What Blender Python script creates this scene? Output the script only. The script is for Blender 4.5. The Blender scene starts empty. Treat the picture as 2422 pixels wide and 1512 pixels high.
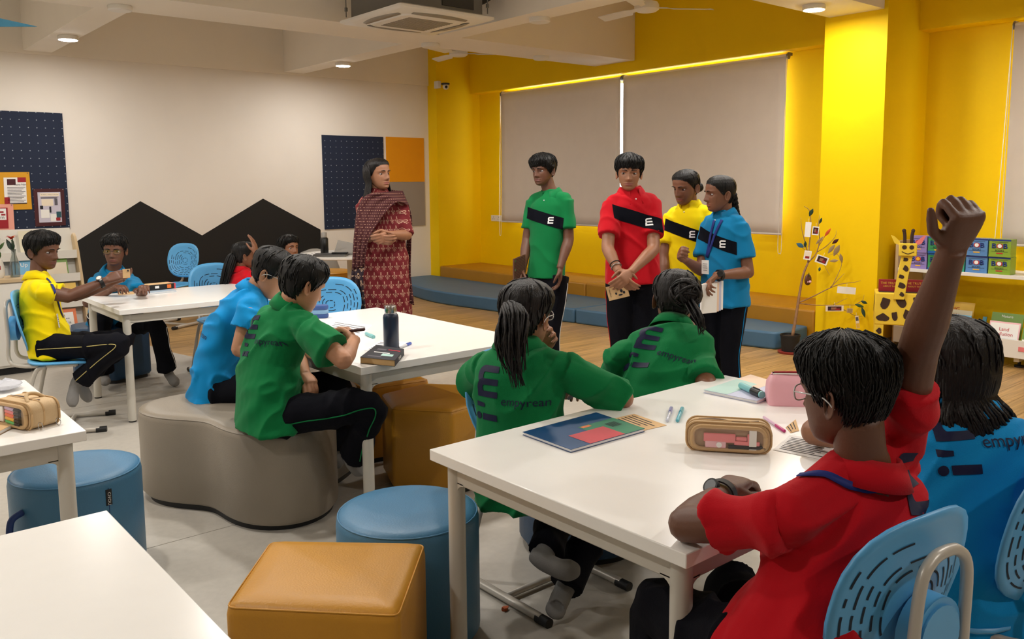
import bpy, bmesh, math, random
import numpy as np
from mathutils import Vector, Matrix, noise
from mathutils.bvhtree import BVHTree
random.seed(7); rng = np.random.RandomState(7)
S = bpy.context.scene
COL = S.collection
PI = math.pi

# ---------------------------------------------------------------- camera
F, CX, CY, HC = 1997.0, 1211.0, 665.8, 1.5          # focal length (px), optical centre (px), eye height (m)
_p, _r, _y = math.radians(6.6405), math.radians(-.456), math.radians(40.1035)
_M = np.array([[1, 0, 0], [0, -math.sin(_p), -math.cos(_p)], [0, math.cos(_p), -math.sin(_p)]])
_M = np.array([[math.cos(_r), -math.sin(_r), 0], [math.sin(_r), math.cos(_r), 0], [0, 0, 1]]) @ _M
RC = _M @ np.array([[math.cos(_y), -math.sin(_y), 0], [math.sin(_y), math.cos(_y), 0], [0, 0, 1]])
cam_d = bpy.data.cameras.new('camera'); cam = bpy.data.objects.new('camera', cam_d); COL.objects.link(cam)
cam_d.sensor_fit = 'HORIZONTAL'; cam_d.sensor_width = 36; cam_d.lens = F/2422*36
cam_d.shift_y = -(756-CY)/2422; cam_d.clip_start = .05
mw = np.eye(4); mw[:3, 0] = RC[0]; mw[:3, 1] = -RC[1]; mw[:3, 2] = -RC[2]; mw[2, 3] = HC
cam.matrix_world = Matrix(mw.tolist())
S.camera = cam
FWD = np.array([math.sin(_y), math.cos(_y), 0.]); RGT = np.array([math.cos(_y), -math.sin(_y), 0.]); UP = np.array([0, 0, 1.])
def at(px, py, d):                                   # the point seen at a pixel, d metres ahead
    return np.array([0, 0, HC]) + (RC.T @ np.array([(px-CX)/F, (py-CY)/F, 1.]))*d
def _plane(px, py, k, c):
    r = RC.T @ np.array([(px-CX)/F, (py-CY)/F, 1.]); o = np.array([0, 0, HC])
    return o + r*(c-o[k])/r[k]
def atx(px, py, x): return _plane(px, py, 0, x)
def aty(px, py, y): return _plane(px, py, 1, y)
def atz(px, py, z): return _plane(px, py, 2, z)

# ---------------------------------------------------------------- sky, exposure
W = bpy.data.worlds.new('sky'); S.world = W; W.use_nodes = True
W.node_tree.nodes['Background'].inputs[0].default_value = (.86, .94, 1, 1)
W.node_tree.nodes['Background'].inputs[1].default_value = 9.0
S.view_settings.view_transform = 'Standard'; S.view_settings.look = 'None'
S.view_settings.gamma = 1; S.view_settings.exposure = 0.0; S.view_settings.use_curve_mapping = False
_c = S.cycles; _c.max_bounces = 6; _c.diffuse_bounces = 4; _c.glossy_bounces = 2; _c.transmission_bounces = 4; _c.transparent_max_bounces = 8
_c.caustics_reflective = False; _c.caustics_refractive = False; _c.adaptive_threshold = .09
LAMP = 365.0                                          # strength of the ceiling lamps

# ---------------------------------------------------------------- materials
def lin(c):
    return tuple(((x/255)/12.92 if x/255 <= .04045 else ((x/255+.055)/1.055)**2.4) for x in c)
def mat(name, rgb, rough=.5, metal=0, bump=0, bscale=40, var=0, vscale=6, spec=.5, stretch=(1, 1, 1), coat=0, sheen=0, alpha=None, trans=0, emit=0, objrand=0, sss=0):
    m = bpy.data.materials.new(name); m.use_nodes = True
    nt = m.node_tree; b = nt.nodes['Principled BSDF']; L = nt.links.new; c = lin(rgb)
    b.inputs['Base Color'].default_value = (*c, 1); b.inputs['Roughness'].default_value = rough; b.inputs['Metallic'].default_value = metal
    b.inputs['Specular IOR Level'].default_value = spec
    if coat: b.inputs['Coat Weight'].default_value = coat; b.inputs['Coat Roughness'].default_value = .15
    if sheen: b.inputs['Sheen Weight'].default_value = sheen; b.inputs['Sheen Roughness'].default_value = .6
    if alpha is not None: b.inputs['Alpha'].default_value = alpha
    if trans: b.inputs['Transmission Weight'].default_value = trans
    if sss: b.inputs['Subsurface Weight'].default_value = sss; b.inputs['Subsurface Radius'].default_value = (.012, .005, .003)
    if emit: b.inputs['Emission Color'].default_value = (*c, 1); b.inputs['Emission Strength'].default_value = emit
    if bump or var or objrand:
        tc = nt.nodes.new('ShaderNodeTexCoord'); mp = nt.nodes.new('ShaderNodeMapping'); mp.inputs['Scale'].default_value = stretch
        L(tc.outputs['Object'], mp.inputs[0])
    if bump:
        n = nt.nodes.new('ShaderNodeTexNoise'); n.inputs['Scale'].default_value = bscale; n.inputs['Detail'].default_value = 3
        L(mp.outputs[0], n.inputs[0]); bp = nt.nodes.new('ShaderNodeBump'); bp.inputs['Strength'].default_value = bump; bp.inputs['Distance'].default_value = .01
        L(n.outputs[0], bp.inputs['Height']); L(bp.outputs[0], b.inputs['Normal'])
    if var or objrand:
        n = nt.nodes.new('ShaderNodeTexNoise'); n.inputs['Scale'].default_value = vscale; n.inputs['Detail'].default_value = 4
        L(mp.outputs[0], n.inputs[0]); r = nt.nodes.new('ShaderNodeMapRange')
        r.inputs[1].default_value = .3; r.inputs[2].default_value = .7; r.inputs[3].default_value = 1-var; r.inputs[4].default_value = 1+var
        L(n.outputs[0], r.inputs[0]); h = nt.nodes.new('ShaderNodeHueSaturation'); h.inputs['Color'].default_value = (*c, 1); val = r.outputs[0]
        if objrand:
            oi = nt.nodes.new('ShaderNodeObjectInfo'); r2 = nt.nodes.new('ShaderNodeMapRange'); r2.inputs[3].default_value = 1-objrand; r2.inputs[4].default_value = 1+objrand
            L(oi.outputs['Random'], r2.inputs[0]); mm = nt.nodes.new('ShaderNodeMath'); mm.operation = 'MULTIPLY'; L(val, mm.inputs[0]); L(r2.outputs[0], mm.inputs[1]); val = mm.outputs[0]
        L(val, h.inputs['Value']); L(h.outputs[0], b.inputs['Base Color'])
    return m
M = {}
def mk(k, *a, **kw): M[k] = mat(k, *a, **kw); return M[k]
mk('white_wall', (240, 233, 224), .75, var=.03, vscale=1.2, bump=.03, bscale=60)
mk('ceiling', (243, 235, 222), .8, var=.02, vscale=2)
mk("yellow_wall", (248, 206, 0), .6, var=.03, vscale=1.5, bump=.03, bscale=50, spec=.2)
mk('black_paint', (14, 13, 13), .7)
mk('white_lam', (250, 248, 244), .22, var=.012, vscale=9, spec=.5)
mk('edge_lam', (232, 222, 205), .35)
mk('table_metal', (206, 202, 192), .4)
mk('chair_blue', (92, 172, 226), .38, var=.02)
mk('chair_metal', (196, 190, 180), .35, metal=.2)
mk('rubber', (18, 18, 20), .6)
mk('black_plastic', (16, 16, 18), .35)
mk('slot_shade', (14, 30, 48), .7)
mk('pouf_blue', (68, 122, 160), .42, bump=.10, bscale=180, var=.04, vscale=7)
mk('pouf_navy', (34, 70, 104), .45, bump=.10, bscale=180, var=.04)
mk('pouf_yellow', (196, 138, 36), .42, bump=.10, bscale=180, var=.05, vscale=5)
mk('pouf_grey', (142, 132, 118), .4, bump=.10, bscale=180, var=.04)
mk('step_blue', (66, 104, 134), .5, var=.05)
mk('step_ochre', (176, 122, 22), .45, var=.05)
mk('navy_board', (24, 36, 62), .8)
mk('orange_felt', (240, 158, 0), .9, bump=.15, bscale=300)
mk('grey_felt', (158, 148, 138), .9, bump=.15, bscale=300)
m = mk('blind', (226, 216, 206), .85, var=.02, bump=.04, bscale=300)
_nt = m.node_tree; _tr = _nt.nodes.new('ShaderNodeBsdfTranslucent'); _tr.inputs[0].default_value = (*lin((206, 190, 172)), 1); _mx = _nt.nodes.new('ShaderNodeMixShader'); _mx.inputs[0].default_value = .09
_nt.links.new(_nt.nodes['Principled BSDF'].outputs[0], _mx.inputs[1]); _nt.links.new(_tr.outputs[0], _mx.inputs[2]); _nt.links.new(_mx.outputs[0], _nt.nodes['Material Output'].inputs[0])
mk('aluminium', (190, 188, 184), .35, metal=.6)
mk('steel', (190, 190, 190), .25, metal=1)
mk('offwhite', (236, 232, 224), .45)
mk('white', (246, 244, 240), .5)
mk('paper', (244, 242, 240), .8)
mk('kraft', (222, 184, 134), .8, var=.03, vscale=20)
mk('ink', (30, 30, 40), .7)
mk('birch', (206, 180, 140), .5, var=.06, vscale=12, stretch=(1, 1, .08))
mk('grey_metal', (118, 116, 112), .45, metal=.3)
mk('dark_metal', (48, 47, 46), .55)
mk('louvre', (150, 142, 128), .5)
mk('lens', (8, 8, 10), .1)
mk('lamp_glow', (255, 250, 243), .5, emit=LAMP)
mk('skirting', (150, 146, 138), .5)
m = mk('vinyl', (186, 180, 170), .42, var=.05, vscale=30, bump=.05, bscale=120)
m = mk('plank_wood', (178, 142, 92), .35, var=.42, vscale=5, stretch=(.35, 12, 1), objrand=.14, bump=.03, bscale=30)

# ---------------------------------------------------------------- mesh helpers
def tag(o, label=None, cat=None, group=None, kind=None):
    if label: o['label'] = label
    if cat: o['category'] = cat
    if group: o['group'] = group
    if kind: o['kind'] = kind
    return o
def empty(name, loc=(0, 0, 0), rz=0, label=None, cat=None, group=None):
    o = bpy.data.objects.new(name, None); COL.objects.link(o); o.location = tuple(map(float, loc)); o.rotation_euler = (0, 0, rz)
    o.empty_display_size = .1
    return tag(o, label, cat, group)
def unit(v): v = np.asarray(v, float); return v/max(1e-9, np.linalg.norm(v))
def V3(*a): return np.array(a, float)
class MB:
    def __init__(s): s.v = []; s.f = []; s.m = []
    def add(s, v, f, m=0):
        o = len(s.v); s.v += [tuple(map(float, q)) for q in v]; s.f += [tuple(i+o for i in q) for q in f]; s.m += [m]*len(f); return s
    def box(s, c, d, m=0, rz=0, R=None):
        x, y, z = np.array(d)/2.
        q = np.array([(-x, -y, -z), (x, -y, -z), (x, y, -z), (-x, y, -z), (-x, -y, z), (x, -y, z), (x, y, z), (-x, y, z)])
        if R is not None: q = q @ np.asarray(R).T
        elif rz: q = q @ np.array([[math.cos(rz), -math.sin(rz), 0], [math.sin(rz), math.cos(rz), 0], [0, 0, 1]]).T
        return s.add(q+np.array(c), [(0, 3, 2, 1), (4, 5, 6, 7), (0, 1, 5, 4), (1, 2, 6, 5), (2, 3, 7, 6), (3, 0, 4, 7)], m)
    def bb(s, a, b, m=0): a = np.array(a, float); b = np.array(b, float); return s.box((a+b)/2, np.abs(b-a), m)
    def loft(s, rings, m=0, cap=(1, 1), closed=True):
        n = len(rings[0]); v = [p for r in rings for p in r]; f = []
        for i in range(len(rings)-1):
            for j in range(n if closed else n-1):
                k = (j+1) % n; f.append((i*n+j, i*n+k, (i+1)*n+k, (i+1)*n+j))
        if closed and cap[0]: f.append(tuple(range(n))[::-1])
        if closed and cap[1]: f.append(tuple((len(rings)-1)*n+j for j in range(n)))
        return s.add(v, f, m)
    def tube(s, pts, r, n=8, m=0, ell=None, side=None, cap=(1, 1)):
        pts = [np.asarray(p, float) for p in pts]; k = len(pts)
        r = [r]*k if np.isscalar(r) else r
        rings = []; a = None
        for i, p in enumerate(pts):
            t = unit(pts[min(i+1, k-1)]-pts[max(i-1, 0)])
            if a is None: a = np.cross(t, side if side is not None else ((0, 0, 1) if abs(t[2]) < .9 else (0, 1, 0)))
            a = unit(a - t*np.dot(a, t)); b = np.cross(t, a); e = ell[i] if ell is not None else 1
            rings.append([p + a*math.cos(q)*r[i] + b*math.sin(q)*r[i]*e for q in np.arange(n)*2*PI/n])
        return s.loft(rings, m, cap)
    def ball(s, c, r, n=12, m=0, R=None):
        r = np.array([r, r, r] if np.isscalar(r) else r, float); R = np.eye(3) if R is None else np.asarray(R)
        rings = []
        for i in range(1, n//2):
            t = -PI/2 + PI*i/(n//2)
            rings.append([R @ (r*np.array([math.cos(q)*math.cos(t), math.sin(q)*math.cos(t), math.sin(t)]))+c for q in np.arange(n)*2*PI/n])
        o = len(s.v); s.loft(rings, m, (0, 0)); b = len(s.v); s.v += [tuple(np.array(c)+R@(r*[0, 0, -1])), tuple(np.array(c)+R@(r*[0, 0, 1]))]
        e = o+n*(len(rings)-1)
        for j in range(n):
            k = (j+1) % n; s.f += [(o+k, o+j, b), (e+j, e+k, b+1)]; s.m += [m, m]
        return s
    def lathe(s, prof, c=(0, 0, 0), n=24, m=0, cap=(1, 1)):
        c = np.array(c, float)
        return s.loft([[c+np.array([r*math.cos(q), r*math.sin(q), z]) for q in np.arange(n)*2*PI/n] for r, z in prof], m, cap)
    def prism(s, poly, z0, z1, m=0):
        return s.loft([[(x, y, z0) for x, y in poly], [(x, y, z1) for x, y in poly]], m)
    def build(s, name, mats, parent=None, smooth=None, bevel=0, origin=None, seg=2):
        me = bpy.data.meshes.new(name); v = np.array(s.v, float)
        if origin is not None: v = v-np.asarray(origin, float)
        me.from_pydata(v.tolist(), [], s.f); 
        for x in (mats if isinstance(mats, (list, tuple)) else [mats]): me.materials.append(M[x] if isinstance(x, str) else x)
        if any(s.m): me.polygons.foreach_set('material_index', s.m)
        me.update()
        if smooth is not None:
            me.polygons.foreach_set('use_smooth', [True]*len(me.polygons))
            if smooth < 180: me.set_sharp_from_angle(angle=math.radians(smooth))
        o = bpy.data.objects.new(name, me); COL.objects.link(o)
        if parent is not None: o.parent = parent
        if bevel:
            b = o.modifiers.new('bevel', 'BEVEL'); b.width = bevel; b.segments = seg; b.limit_method = 'ANGLE'; b.angle_limit = math.radians(40)
            me.polygons.foreach_set('use_smooth', [True]*len(me.polygons)); me.set_sharp_from_angle(angle=math.radians(50))
        return o
def bez(pts, n=16):                                   # smooth curve through points
    P = [np.asarray(p, float) for p in pts]; P = [2*P[0]-P[1]]+P+[2*P[-1]-P[-2]]; out = []
    for i in range(1, len(P)-2):
        for t in np.linspace(0, 1, n, endpoint=False):
            a, b, c, d = P[i-1:i+3]; out.append(.5*((2*b)+(c-a)*t+(2*a-5*b+4*c-d)*t*t+(3*b-a-3*c+d)*t**3))
    return out+[P[-2]]
def copy_tree(o, parent=None):
    c = o.copy(); COL.objects.link(c); c.parent = parent
    for ch in o.children: copy_tree(ch, c)
    return c
def rrect(w, h, r, n=5):
    out = []
    for cx, cy, a in ((w/2-r, h/2-r, 0), (-w/2+r, h/2-r, 90), (-w/2+r, -h/2+r, 180), (w/2-r, -h/2+r, 270)):
        out += [(cx+r*math.cos(math.radians(a+90*i/n)), cy+r*math.sin(math.radians(a+90*i/n))) for i in range(n+1)]
    return out
TMP = bpy.data.scenes.new('workbench')                # scratch scene: modifiers and lettering are evaluated here, then it is removed
def evaluated(o):
    with bpy.context.temp_override(scene=TMP, view_layer=TMP.view_layers[0]):
        dg = bpy.context.evaluated_depsgraph_get(); dg.update(); return bpy.data.meshes.new_from_object(o.evaluated_get(dg))
_TXT = {}
def text_polys(txt, size):                            # lettering as flat triangles (x right, y up), centred on the left end
    cu = bpy.data.curves.new('t', 'FONT'); cu.body = txt; cu.size = size; cu.resolution_u = 3
    o = bpy.data.objects.new('t', cu); TMP.collection.objects.link(o)
    me = evaluated(o)
    v = np.array([tuple(q.co) for q in me.vertices]) if len(me.vertices) else np.zeros((0, 3)); f = [tuple(p.vertices) for p in me.polygons]
    bpy.data.objects.remove(o); bpy.data.curves.remove(cu); bpy.data.meshes.remove(me)
    return v, f
def flat_text(mb, txt, size, o, xd, yd, m=0, center=True, off=.0015, bold=0):
    v, f = text_polys(txt, size)
    if not len(v): return
    if center: v[:, 0] -= (v[:, 0].max()+v[:, 0].min())/2; v[:, 1] -= (v[:, 1].max()+v[:, 1].min())/2
    xd = unit(xd); yd = unit(yd); n = np.cross(xd, yd)
    for dx in ((0,) if not bold else (-bold, 0, bold)):
        mb.add([np.asarray(o)+xd*(q[0]+dx)+yd*q[1]+n*(off+abs(dx)*.01) for q in v], f, m)
def quad(mb, o, xd, yd, x0, x1, y0, y1, m=0, off=.001):
    xd = unit(xd); yd = unit(yd); n = np.cross(xd, yd)
    mb.add([np.asarray(o)+xd*a+yd*b+n*off for a, b in ((x0, y0), (x1, y0), (x1, y1), (x0, y1))], [(0, 1, 2, 3)], m)

# ---------------------------------------------------------------- the room
XW, YW, XCOL, ZB = 7.9, 10.32, 7.12, 2.933
def struct(name, mb, mats, parent=None, **k): 
    o = mb.build(name, mats, parent, **k)
    if parent is None: o['kind'] = 'structure'
    return o
floor = struct('floor', MB().bb((-4, -5, -.05), (8.6, YW+.3, -.004)), 'skirting')
# wood planks, laid along X, under the far half of the room
bound = bez([(2.25, 10.32), (2.42, 8.4), (2.56, 7.4), (2.95, 6.6), (3.6, 5.95), (4.3, 5.35), (4.85, 4.5), (5.15, 3.5), (5.3, 2.0), (5.35, -1), (5.35, -5)], 8)
def bx_at(y):
    ys = [p[1] for p in bound]; xs = [p[0] for p in bound]
    return np.interp(-y, [-q for q in ys], xs)
pw, pl = .155, 1.24
pm = MB().bb((.001, .001, -.004), (pl-.001, pw-.001, 0)); plank0 = None; row = 0; y = -1.0
while y < YW:
    x = -random.random()*pl
    while x < 7.9:
        if x+pl > min(bx_at(y), bx_at(y+pw))-.02 and x+.1 < 7.9 and not (x > 7.15 and 4.2 < y < 9.9):
            if plank0 is None: o = plank0 = pm.build('plank', 'plank_wood', floor)
            else: o = plank0.copy(); COL.objects.link(o)
            o.location = (x, y, 0)
        x += pl
    y += pw
# grey vinyl sheets on the near half, welded seams between them
seams = [-4, .2, 2.9, 5.9]
ysm = [-5, 1.1, 3.55, 6.2, 8.9, YW]
for i in range(len(ysm)-1):
    a, b = ysm[i]+.002, ysm[i+1]-.002; yy = np.linspace(b, a, 14)
    poly = [(-4, a), *[(bx_at(t), t) for t in yy[::-1]], (-4, b)]
    struct('vinyl_sheet', MB().prism(poly, -.003, .003), 'vinyl', floor)
wb = MB(); wb.bb((-4, YW, 0), (XCOL+.02, YW+.2, 3.6)); wall_back = struct('wall_back', wb, 'white_wall')
mb = MB(); mb.bb((-4, YW-.025, 2.905), (XCOL, YW, 3.6)); struct('trim_1', mb, 'ceiling')
wl = MB(); wl.bb((-4.2, -5, 0), (-4, YW, 3.6)); struct('wall_left', wl, 'white_wall')
wf = MB(); wf.bb((-4, -5.2, 0), (8.6, -5, 3.6)); struct('wall_front', wf, 'white_wall')
# window wall with two openings
OP = [(5.0, 9.37, 1.03, 2.785), (-1.6, 2.66, 1.03, 2.785)]
wr = MB(); x0, x1 = XW, XW+.22
ys = [-5, OP[1][0], OP[1][1], OP[0][0], OP[0][1], YW+.2]
for a, b in ((ys[0], ys[1]), (ys[2], ys[3]), (ys[4], ys[5])): wr.bb((x0, a, 0), (x1, b, 3.6))
for a, b, z0, z1 in OP: wr.bb((x0, a, 0), (x1, b, z0)); wr.bb((x0, a, z1), (x1, b, 3.6))
struct('wall_right', wr, 'yellow_wall')
co = MB(); co.bb((XCOL, 10.1, 0), (XW, YW+.05, 3.6)); struct('wall_corner_column', co, 'yellow_wall')
co = MB(); co.bb((XCOL, 3.53, .1), (XW, 4.1, 3.6)); c2 = struct('wall_column', co, 'yellow_wall')
struct('baseboard_column', MB().bb((XCOL-.004, 3.526, 0), (XW, 4.104, .1)), 'skirting')
struct('baseboard_back', MB().bb((-4, YW-.012, 0), (6.6, YW, .09)), 'white_wall')
so = MB(); so.bb((7.724, 4.1, 2.812), (XW, 10.1, 3.6)); so.bb((7.7, -5, 2.812), (XW, 3.53, 3.6)); struct('wall_soffit', so, 'yellow_wall')
for i, (a, b, z0, z1) in enumerate(OP):               # window frames and panes
    fr = MB(); n = 4; w = (b-a)/n
    for k in range(n+1): fr.bb((x1-.09, a+k*w-.02, z0), (x1-.04, a+k*w+.02, z1))
    fr.bb((x1-.09, a, z0), (x1-.04, b, z0+.05)); fr.bb((x1-.09, a, z1-.05), (x1-.04, b, z1))
    wo = struct('window_%d' % (i+1), fr, 'aluminium')
    gm = M.get('glass') or mk('glass', (235, 245, 245), .02, trans=1, spec=.5)
    if 'thin_glass' not in M:
        g = bpy.data.materials.new('thin_glass'); g.use_nodes = True; nt = g.node_tree; nt.nodes.clear()
        a1 = nt.nodes.new('ShaderNodeBsdfTransparent'); a2 = nt.nodes.new('ShaderNodeBsdfGlossy'); a2.inputs['Roughness'].default_value = .03
        mx = nt.nodes.new('ShaderNodeMixShader'); mx.inputs[0].default_value = .06; out = nt.nodes.new('ShaderNodeOutputMaterial')
        nt.links.new(a1.outputs[0], mx.inputs[1]); nt.links.new(a2.outputs[0], mx.inputs[2]); nt.links.new(mx.outputs[0], out.inputs[0]); M['thin_glass'] = g
    for k in range(n): struct('pane', MB().bb((x1-.068, a+k*w+.02, z0+.05), (x1-.062, a+(k+1)*w-.02, z1-.05)), 'thin_glass', wo)
# ceiling slab and the beam grid
struct('ceiling', MB().bb((-4.2, -5.2, 3.6), (8.8, YW+.3, 3.75)), 'ceiling')
bm_ = MB()
for (a, b) in ((6.88, 7.53), (3.565, 4.06), (.15, .65), (-3.2, -2.7)): bm_.bb((-4, a, ZB), (7.72 if a > 5 else XCOL, b, 3.6))
struct('ceiling_beam', bm_, 'ceiling')
for x in (-.95, 2.09, 5.03):
    for a, b in ((7.53, YW), (4.06, 6.88), (.65, 3.565), (-2.7, .15)):
        w = .135; struct('ceiling_beam_cross', MB().bb((x-w, a, ZB), (x+w, b, 3.6)), 'ceiling')

# round surface lamps: lit ones, and the same housings unlit
def lamp(x, y, lit, label, group):
    r = empty('ceiling_lamp', (x, y, ZB), 0, label, 'ceiling light', group)
    b = MB().lathe([(.088, 0), (.092, -.006), (.092, -.034), (.083, -.04)], n=28, cap=(1, 0)); b.build('housing', 'offwhite', r, 40)
    MB().lathe([(.083, -.0395), (.0825, -.041)], n=14, cap=(0, 1)).build('diffuser', 'lamp_glow' if lit else 'offwhite', r, 60)
    return r
lamp(2.11, 9.07, 1, 'round lit ceiling lamp above the navy board with pinned posters', 'lit ceiling lamps')
lamp(5.08, 9.11, 1, 'round lit ceiling lamp left of the yellow corner column', 'lit ceiling lamps')
lamp(6.52, 3.86, 1, 'round lit ceiling lamp beside the wide yellow column', 'lit ceiling lamps')
for x, y in ((5.05, 3.82), (3.55, 3.82), (2.1, 3.82), (.55, 3.82), (5.03, 2.1), (-.95, 5.6), (-.95, 9.1), (-.95, 7.3), (2.09, 5.5), (6.4, .4), (3.55, .4), (-.95, 2.1), (2.09, -1.4), (-2.4, 7.3)):
    lamp(x, y, 1, 'round lit ceiling lamp overhead, out of the picture', 'lamps overhead out of view')
lamp(2.1, 7.33, 0, 'unlit round white ceiling lamp at the upper left beam crossing', 'unlit ceiling lamps')
lamp(5.11, 7.34, 0, 'unlit round white ceiling lamp below the cassette air conditioner', 'unlit ceiling lamps')
lamp(6.61, 7.3, 0, 'unlit round white ceiling lamp on the beam end over the left blind', 'unlit ceiling lamps')
lamp(5.09, 5.64, 0, 'unlit round white ceiling lamp right of the cassette air conditioner', 'unlit ceiling lamps')

# ---------------------------------------------------------------- roller blinds
def blind(y0, y1, label, zt=2.76, zb=.95, chain=True, hang=0):
    r = empty('roller_blind', (7.81, (y0+y1)/2, zb), 0, label, 'blind', 'roller blinds over the windows')
    w = (y1-y0)/2; h = zt-zb
    g = MB(); rows = 14; cols = 24
    vs = [[(-.022+.004*math.sin(5*k/cols+j*.3)*(1-j/rows), -w+2*w*k/cols, h*j/rows) for k in range(cols+1)] for j in range(rows+1)]
    g.loft(vs, closed=False); f = g.build('blind_fabric', 'blind', r, 180); sl = f.modifiers.new('s', 'SOLIDIFY'); sl.thickness = .0015
    g = MB().tube([(0, -w, h), (0, w, h)], .024, 16); g.build('roller_tube', 'blind', r, 40)
    for e in (-w-.008, w+.008): MB().tube([(0, e-.006, h), (0, e+.006, h)], .032, 16).box((.03, e, h+.022), (.07, .014, .03)).build('bracket', 'grey_metal', r, 40)
    MB().tube([(-.022, -w, 0), (-.022, w, 0)], .011, 10).build('bottom_bar', 'blind', r, 40)
    if chain:
        e = -w-.012 if chain > 0 else w+.012
        pts = bez([(-.03, e, h), (-.033, e, .5), (-.032, e, -.12-hang), (-.03, e+.02, -.2-hang), (-.028, e+.045, -.12-hang), (-.03, e+.03, .5), (-.012, e+.006, h)], 8)
        MB().tube(pts, .0028, 5).build('bead_chain', 'offwhite', r, 180)
    return r
blind(7.165, 9.46, 'grey roller blind behind the boy in green, left of the bright gap', chain=-1)
blind(4.9, 7.12, 'grey roller blind behind the two girls, right of the bright gap', chain=1)
b2 = blind(-1.7, 2.79, 'grey roller blind at the right edge behind the raised hand', chain=-1)

# ---------------------------------------------------------------- benches
def soft(name, poly, z0, z1, m, label, cat, group=None, bevel=.02):
    c = np.mean(poly, 0); r = empty(name, (c[0], c[1], z0), 0, label, cat, group)
    MB().prism([(x-c[0], y-c[1]) for x, y in poly], 0, z1-z0).build('cushion', m, r, bevel=bevel, seg=3)
    return r
s1 = [(7.1, 6.42), (6.27, 6.42), *[(p[0], p[1]) for p in bez([(6.24, 6.6), (6.17, 7.6), (6.08, 8.5), (6.12, 9.05), (6.3, 9.7), (6.62, 10.29)], 6)], (7.1, 10.29)]
soft('floor_bench', s1, .0, .159, 'step_blue', 'long curved blue padded floor bench behind the teacher', 'bench', 'padded benches below the blinds')
s2 = [(7.1, 4.16), *[(p[0], p[1]) for p in bez([(6.75, 4.13), (6.6, 4.16), (6.55, 4.3), (6.45, 4.9), (6.27, 6.4)], 6)], (7.1, 6.4)]
soft('floor_bench', s2, .0, .159, 'step_blue', 'blue padded floor bench with rounded end behind the potted dry tree', 'bench', 'padded benches below the blinds')
soft('step_bench', [(7.12, 7.1), (7.89, 7.1), (7.89, 10.09), (7.12, 10.09)], 0, .305, 'step_ochre', 'ochre padded step bench in the yellow corner', 'bench', 'padded benches below the blinds')
soft('step_bench', [(7.12, 4.11), (7.89, 4.11), (7.89, 7.09), (7.12, 7.09)], 0, .305, 'step_ochre', 'ochre padded step bench beside the wide yellow column', 'bench', 'padded benches below the blinds')

# ---------------------------------------------------------------- wall boards
def dots_mat(name, base, dot, sx, sz, r):
    m = mat(name, base, .8); nt = m.node_tree; L = nt.links.new; b = nt.nodes['Principled BSDF']
    tc = nt.nodes.new('ShaderNodeTexCoord'); mp = nt.nodes.new('ShaderNodeVectorMath'); mp.operation = 'MULTIPLY'; mp.inputs[1].default_value = (1/sx, 0, 1/sz)
    fr = nt.nodes.new('ShaderNodeVectorMath'); fr.operation = 'FRACTION'; sb = nt.nodes.new('ShaderNodeVectorMath'); sb.operation = 'SUBTRACT'; sb.inputs[1].default_value = (.5, 0, .5)
    sc = nt.nodes.new('ShaderNodeVectorMath'); sc.operation = 'MULTIPLY'; sc.inputs[1].default_value = (sx, 0, sz)
    ln = nt.nodes.new('ShaderNodeVectorMath'); ln.operation = 'LENGTH'; lt = nt.nodes.new('ShaderNodeMath'); lt.operation = 'LESS_THAN'; lt.inputs[1].default_value = r
    mx = nt.nodes.new('ShaderNodeMix'); mx.data_type = 'RGBA'; mx.inputs['A'].default_value = (*lin(base), 1); mx.inputs['B'].default_value = (*lin(dot), 1)
    L(tc.outputs['Object'], mp.inputs[0]); L(mp.outputs[0], fr.inputs[0]); L(fr.outputs[0], sb.inputs[0]); L(sb.outputs[0], sc.inputs[0]); L(sc.outputs[0], ln.inputs[0])
    L(ln.outputs['Value'], lt.inputs[0]); L(lt.outputs[0], mx.inputs['Factor']); L(mx.outputs['Result'], b.inputs['Base Color']); M[name] = m
dots_mat('peg_l', (24, 36, 62), (150, 160, 172), .0815, .0815, .0055)
dots_mat('peg_r', (24, 36, 62), (150, 160, 172), .0815, .0815, .0055)
def board(x0, x1, z0, z1, m, name, label, cat, t=.012, group=None):
    o = MB().bb((0, 0, 0), (x1-x0, t, z1-z0)).build(name, m); o.location = (x0, YW-t-.001, z0); return tag(o, label, cat, group)
board(.2, 2.29, 1.03, 2.297, 'peg_l', 'pegboard', 'large navy pegboard with pinned posters on the white wall', 'pegboard', group='wall boards')
board(5.4, 6.345, .9, 2.156, 'peg_r', 'pegboard', 'navy pegboard on the white wall behind the teacher', 'pegboard', group='wall boards')
board(6.391, 7.028, 1.53, 2.16, 'orange_felt', 'pin_board', 'square orange felt board above the grey one', 'pin board', group='wall boards')
board(6.391, 7.028, .894, 1.528, 'grey_felt', 'pin_board', 'square grey felt board behind the teacher', 'pin board', group='wall boards')
mu = MB(); poly = [(2.0, .09), (2.0, .675), (2.344, .889), (3.053, 1.326), (3.75, .896), (4.549, 1.329), (5.34, .9), (5.34, .09)]
mu.loft([[(x, YW-.003, z) for x, z in poly], [(x, YW-.0005, z) for x, z in poly]])
tag(mu.build('wall_mural', 'black_paint'), 'black painted zigzag mountain shape on the white wall', 'mural')

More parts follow.
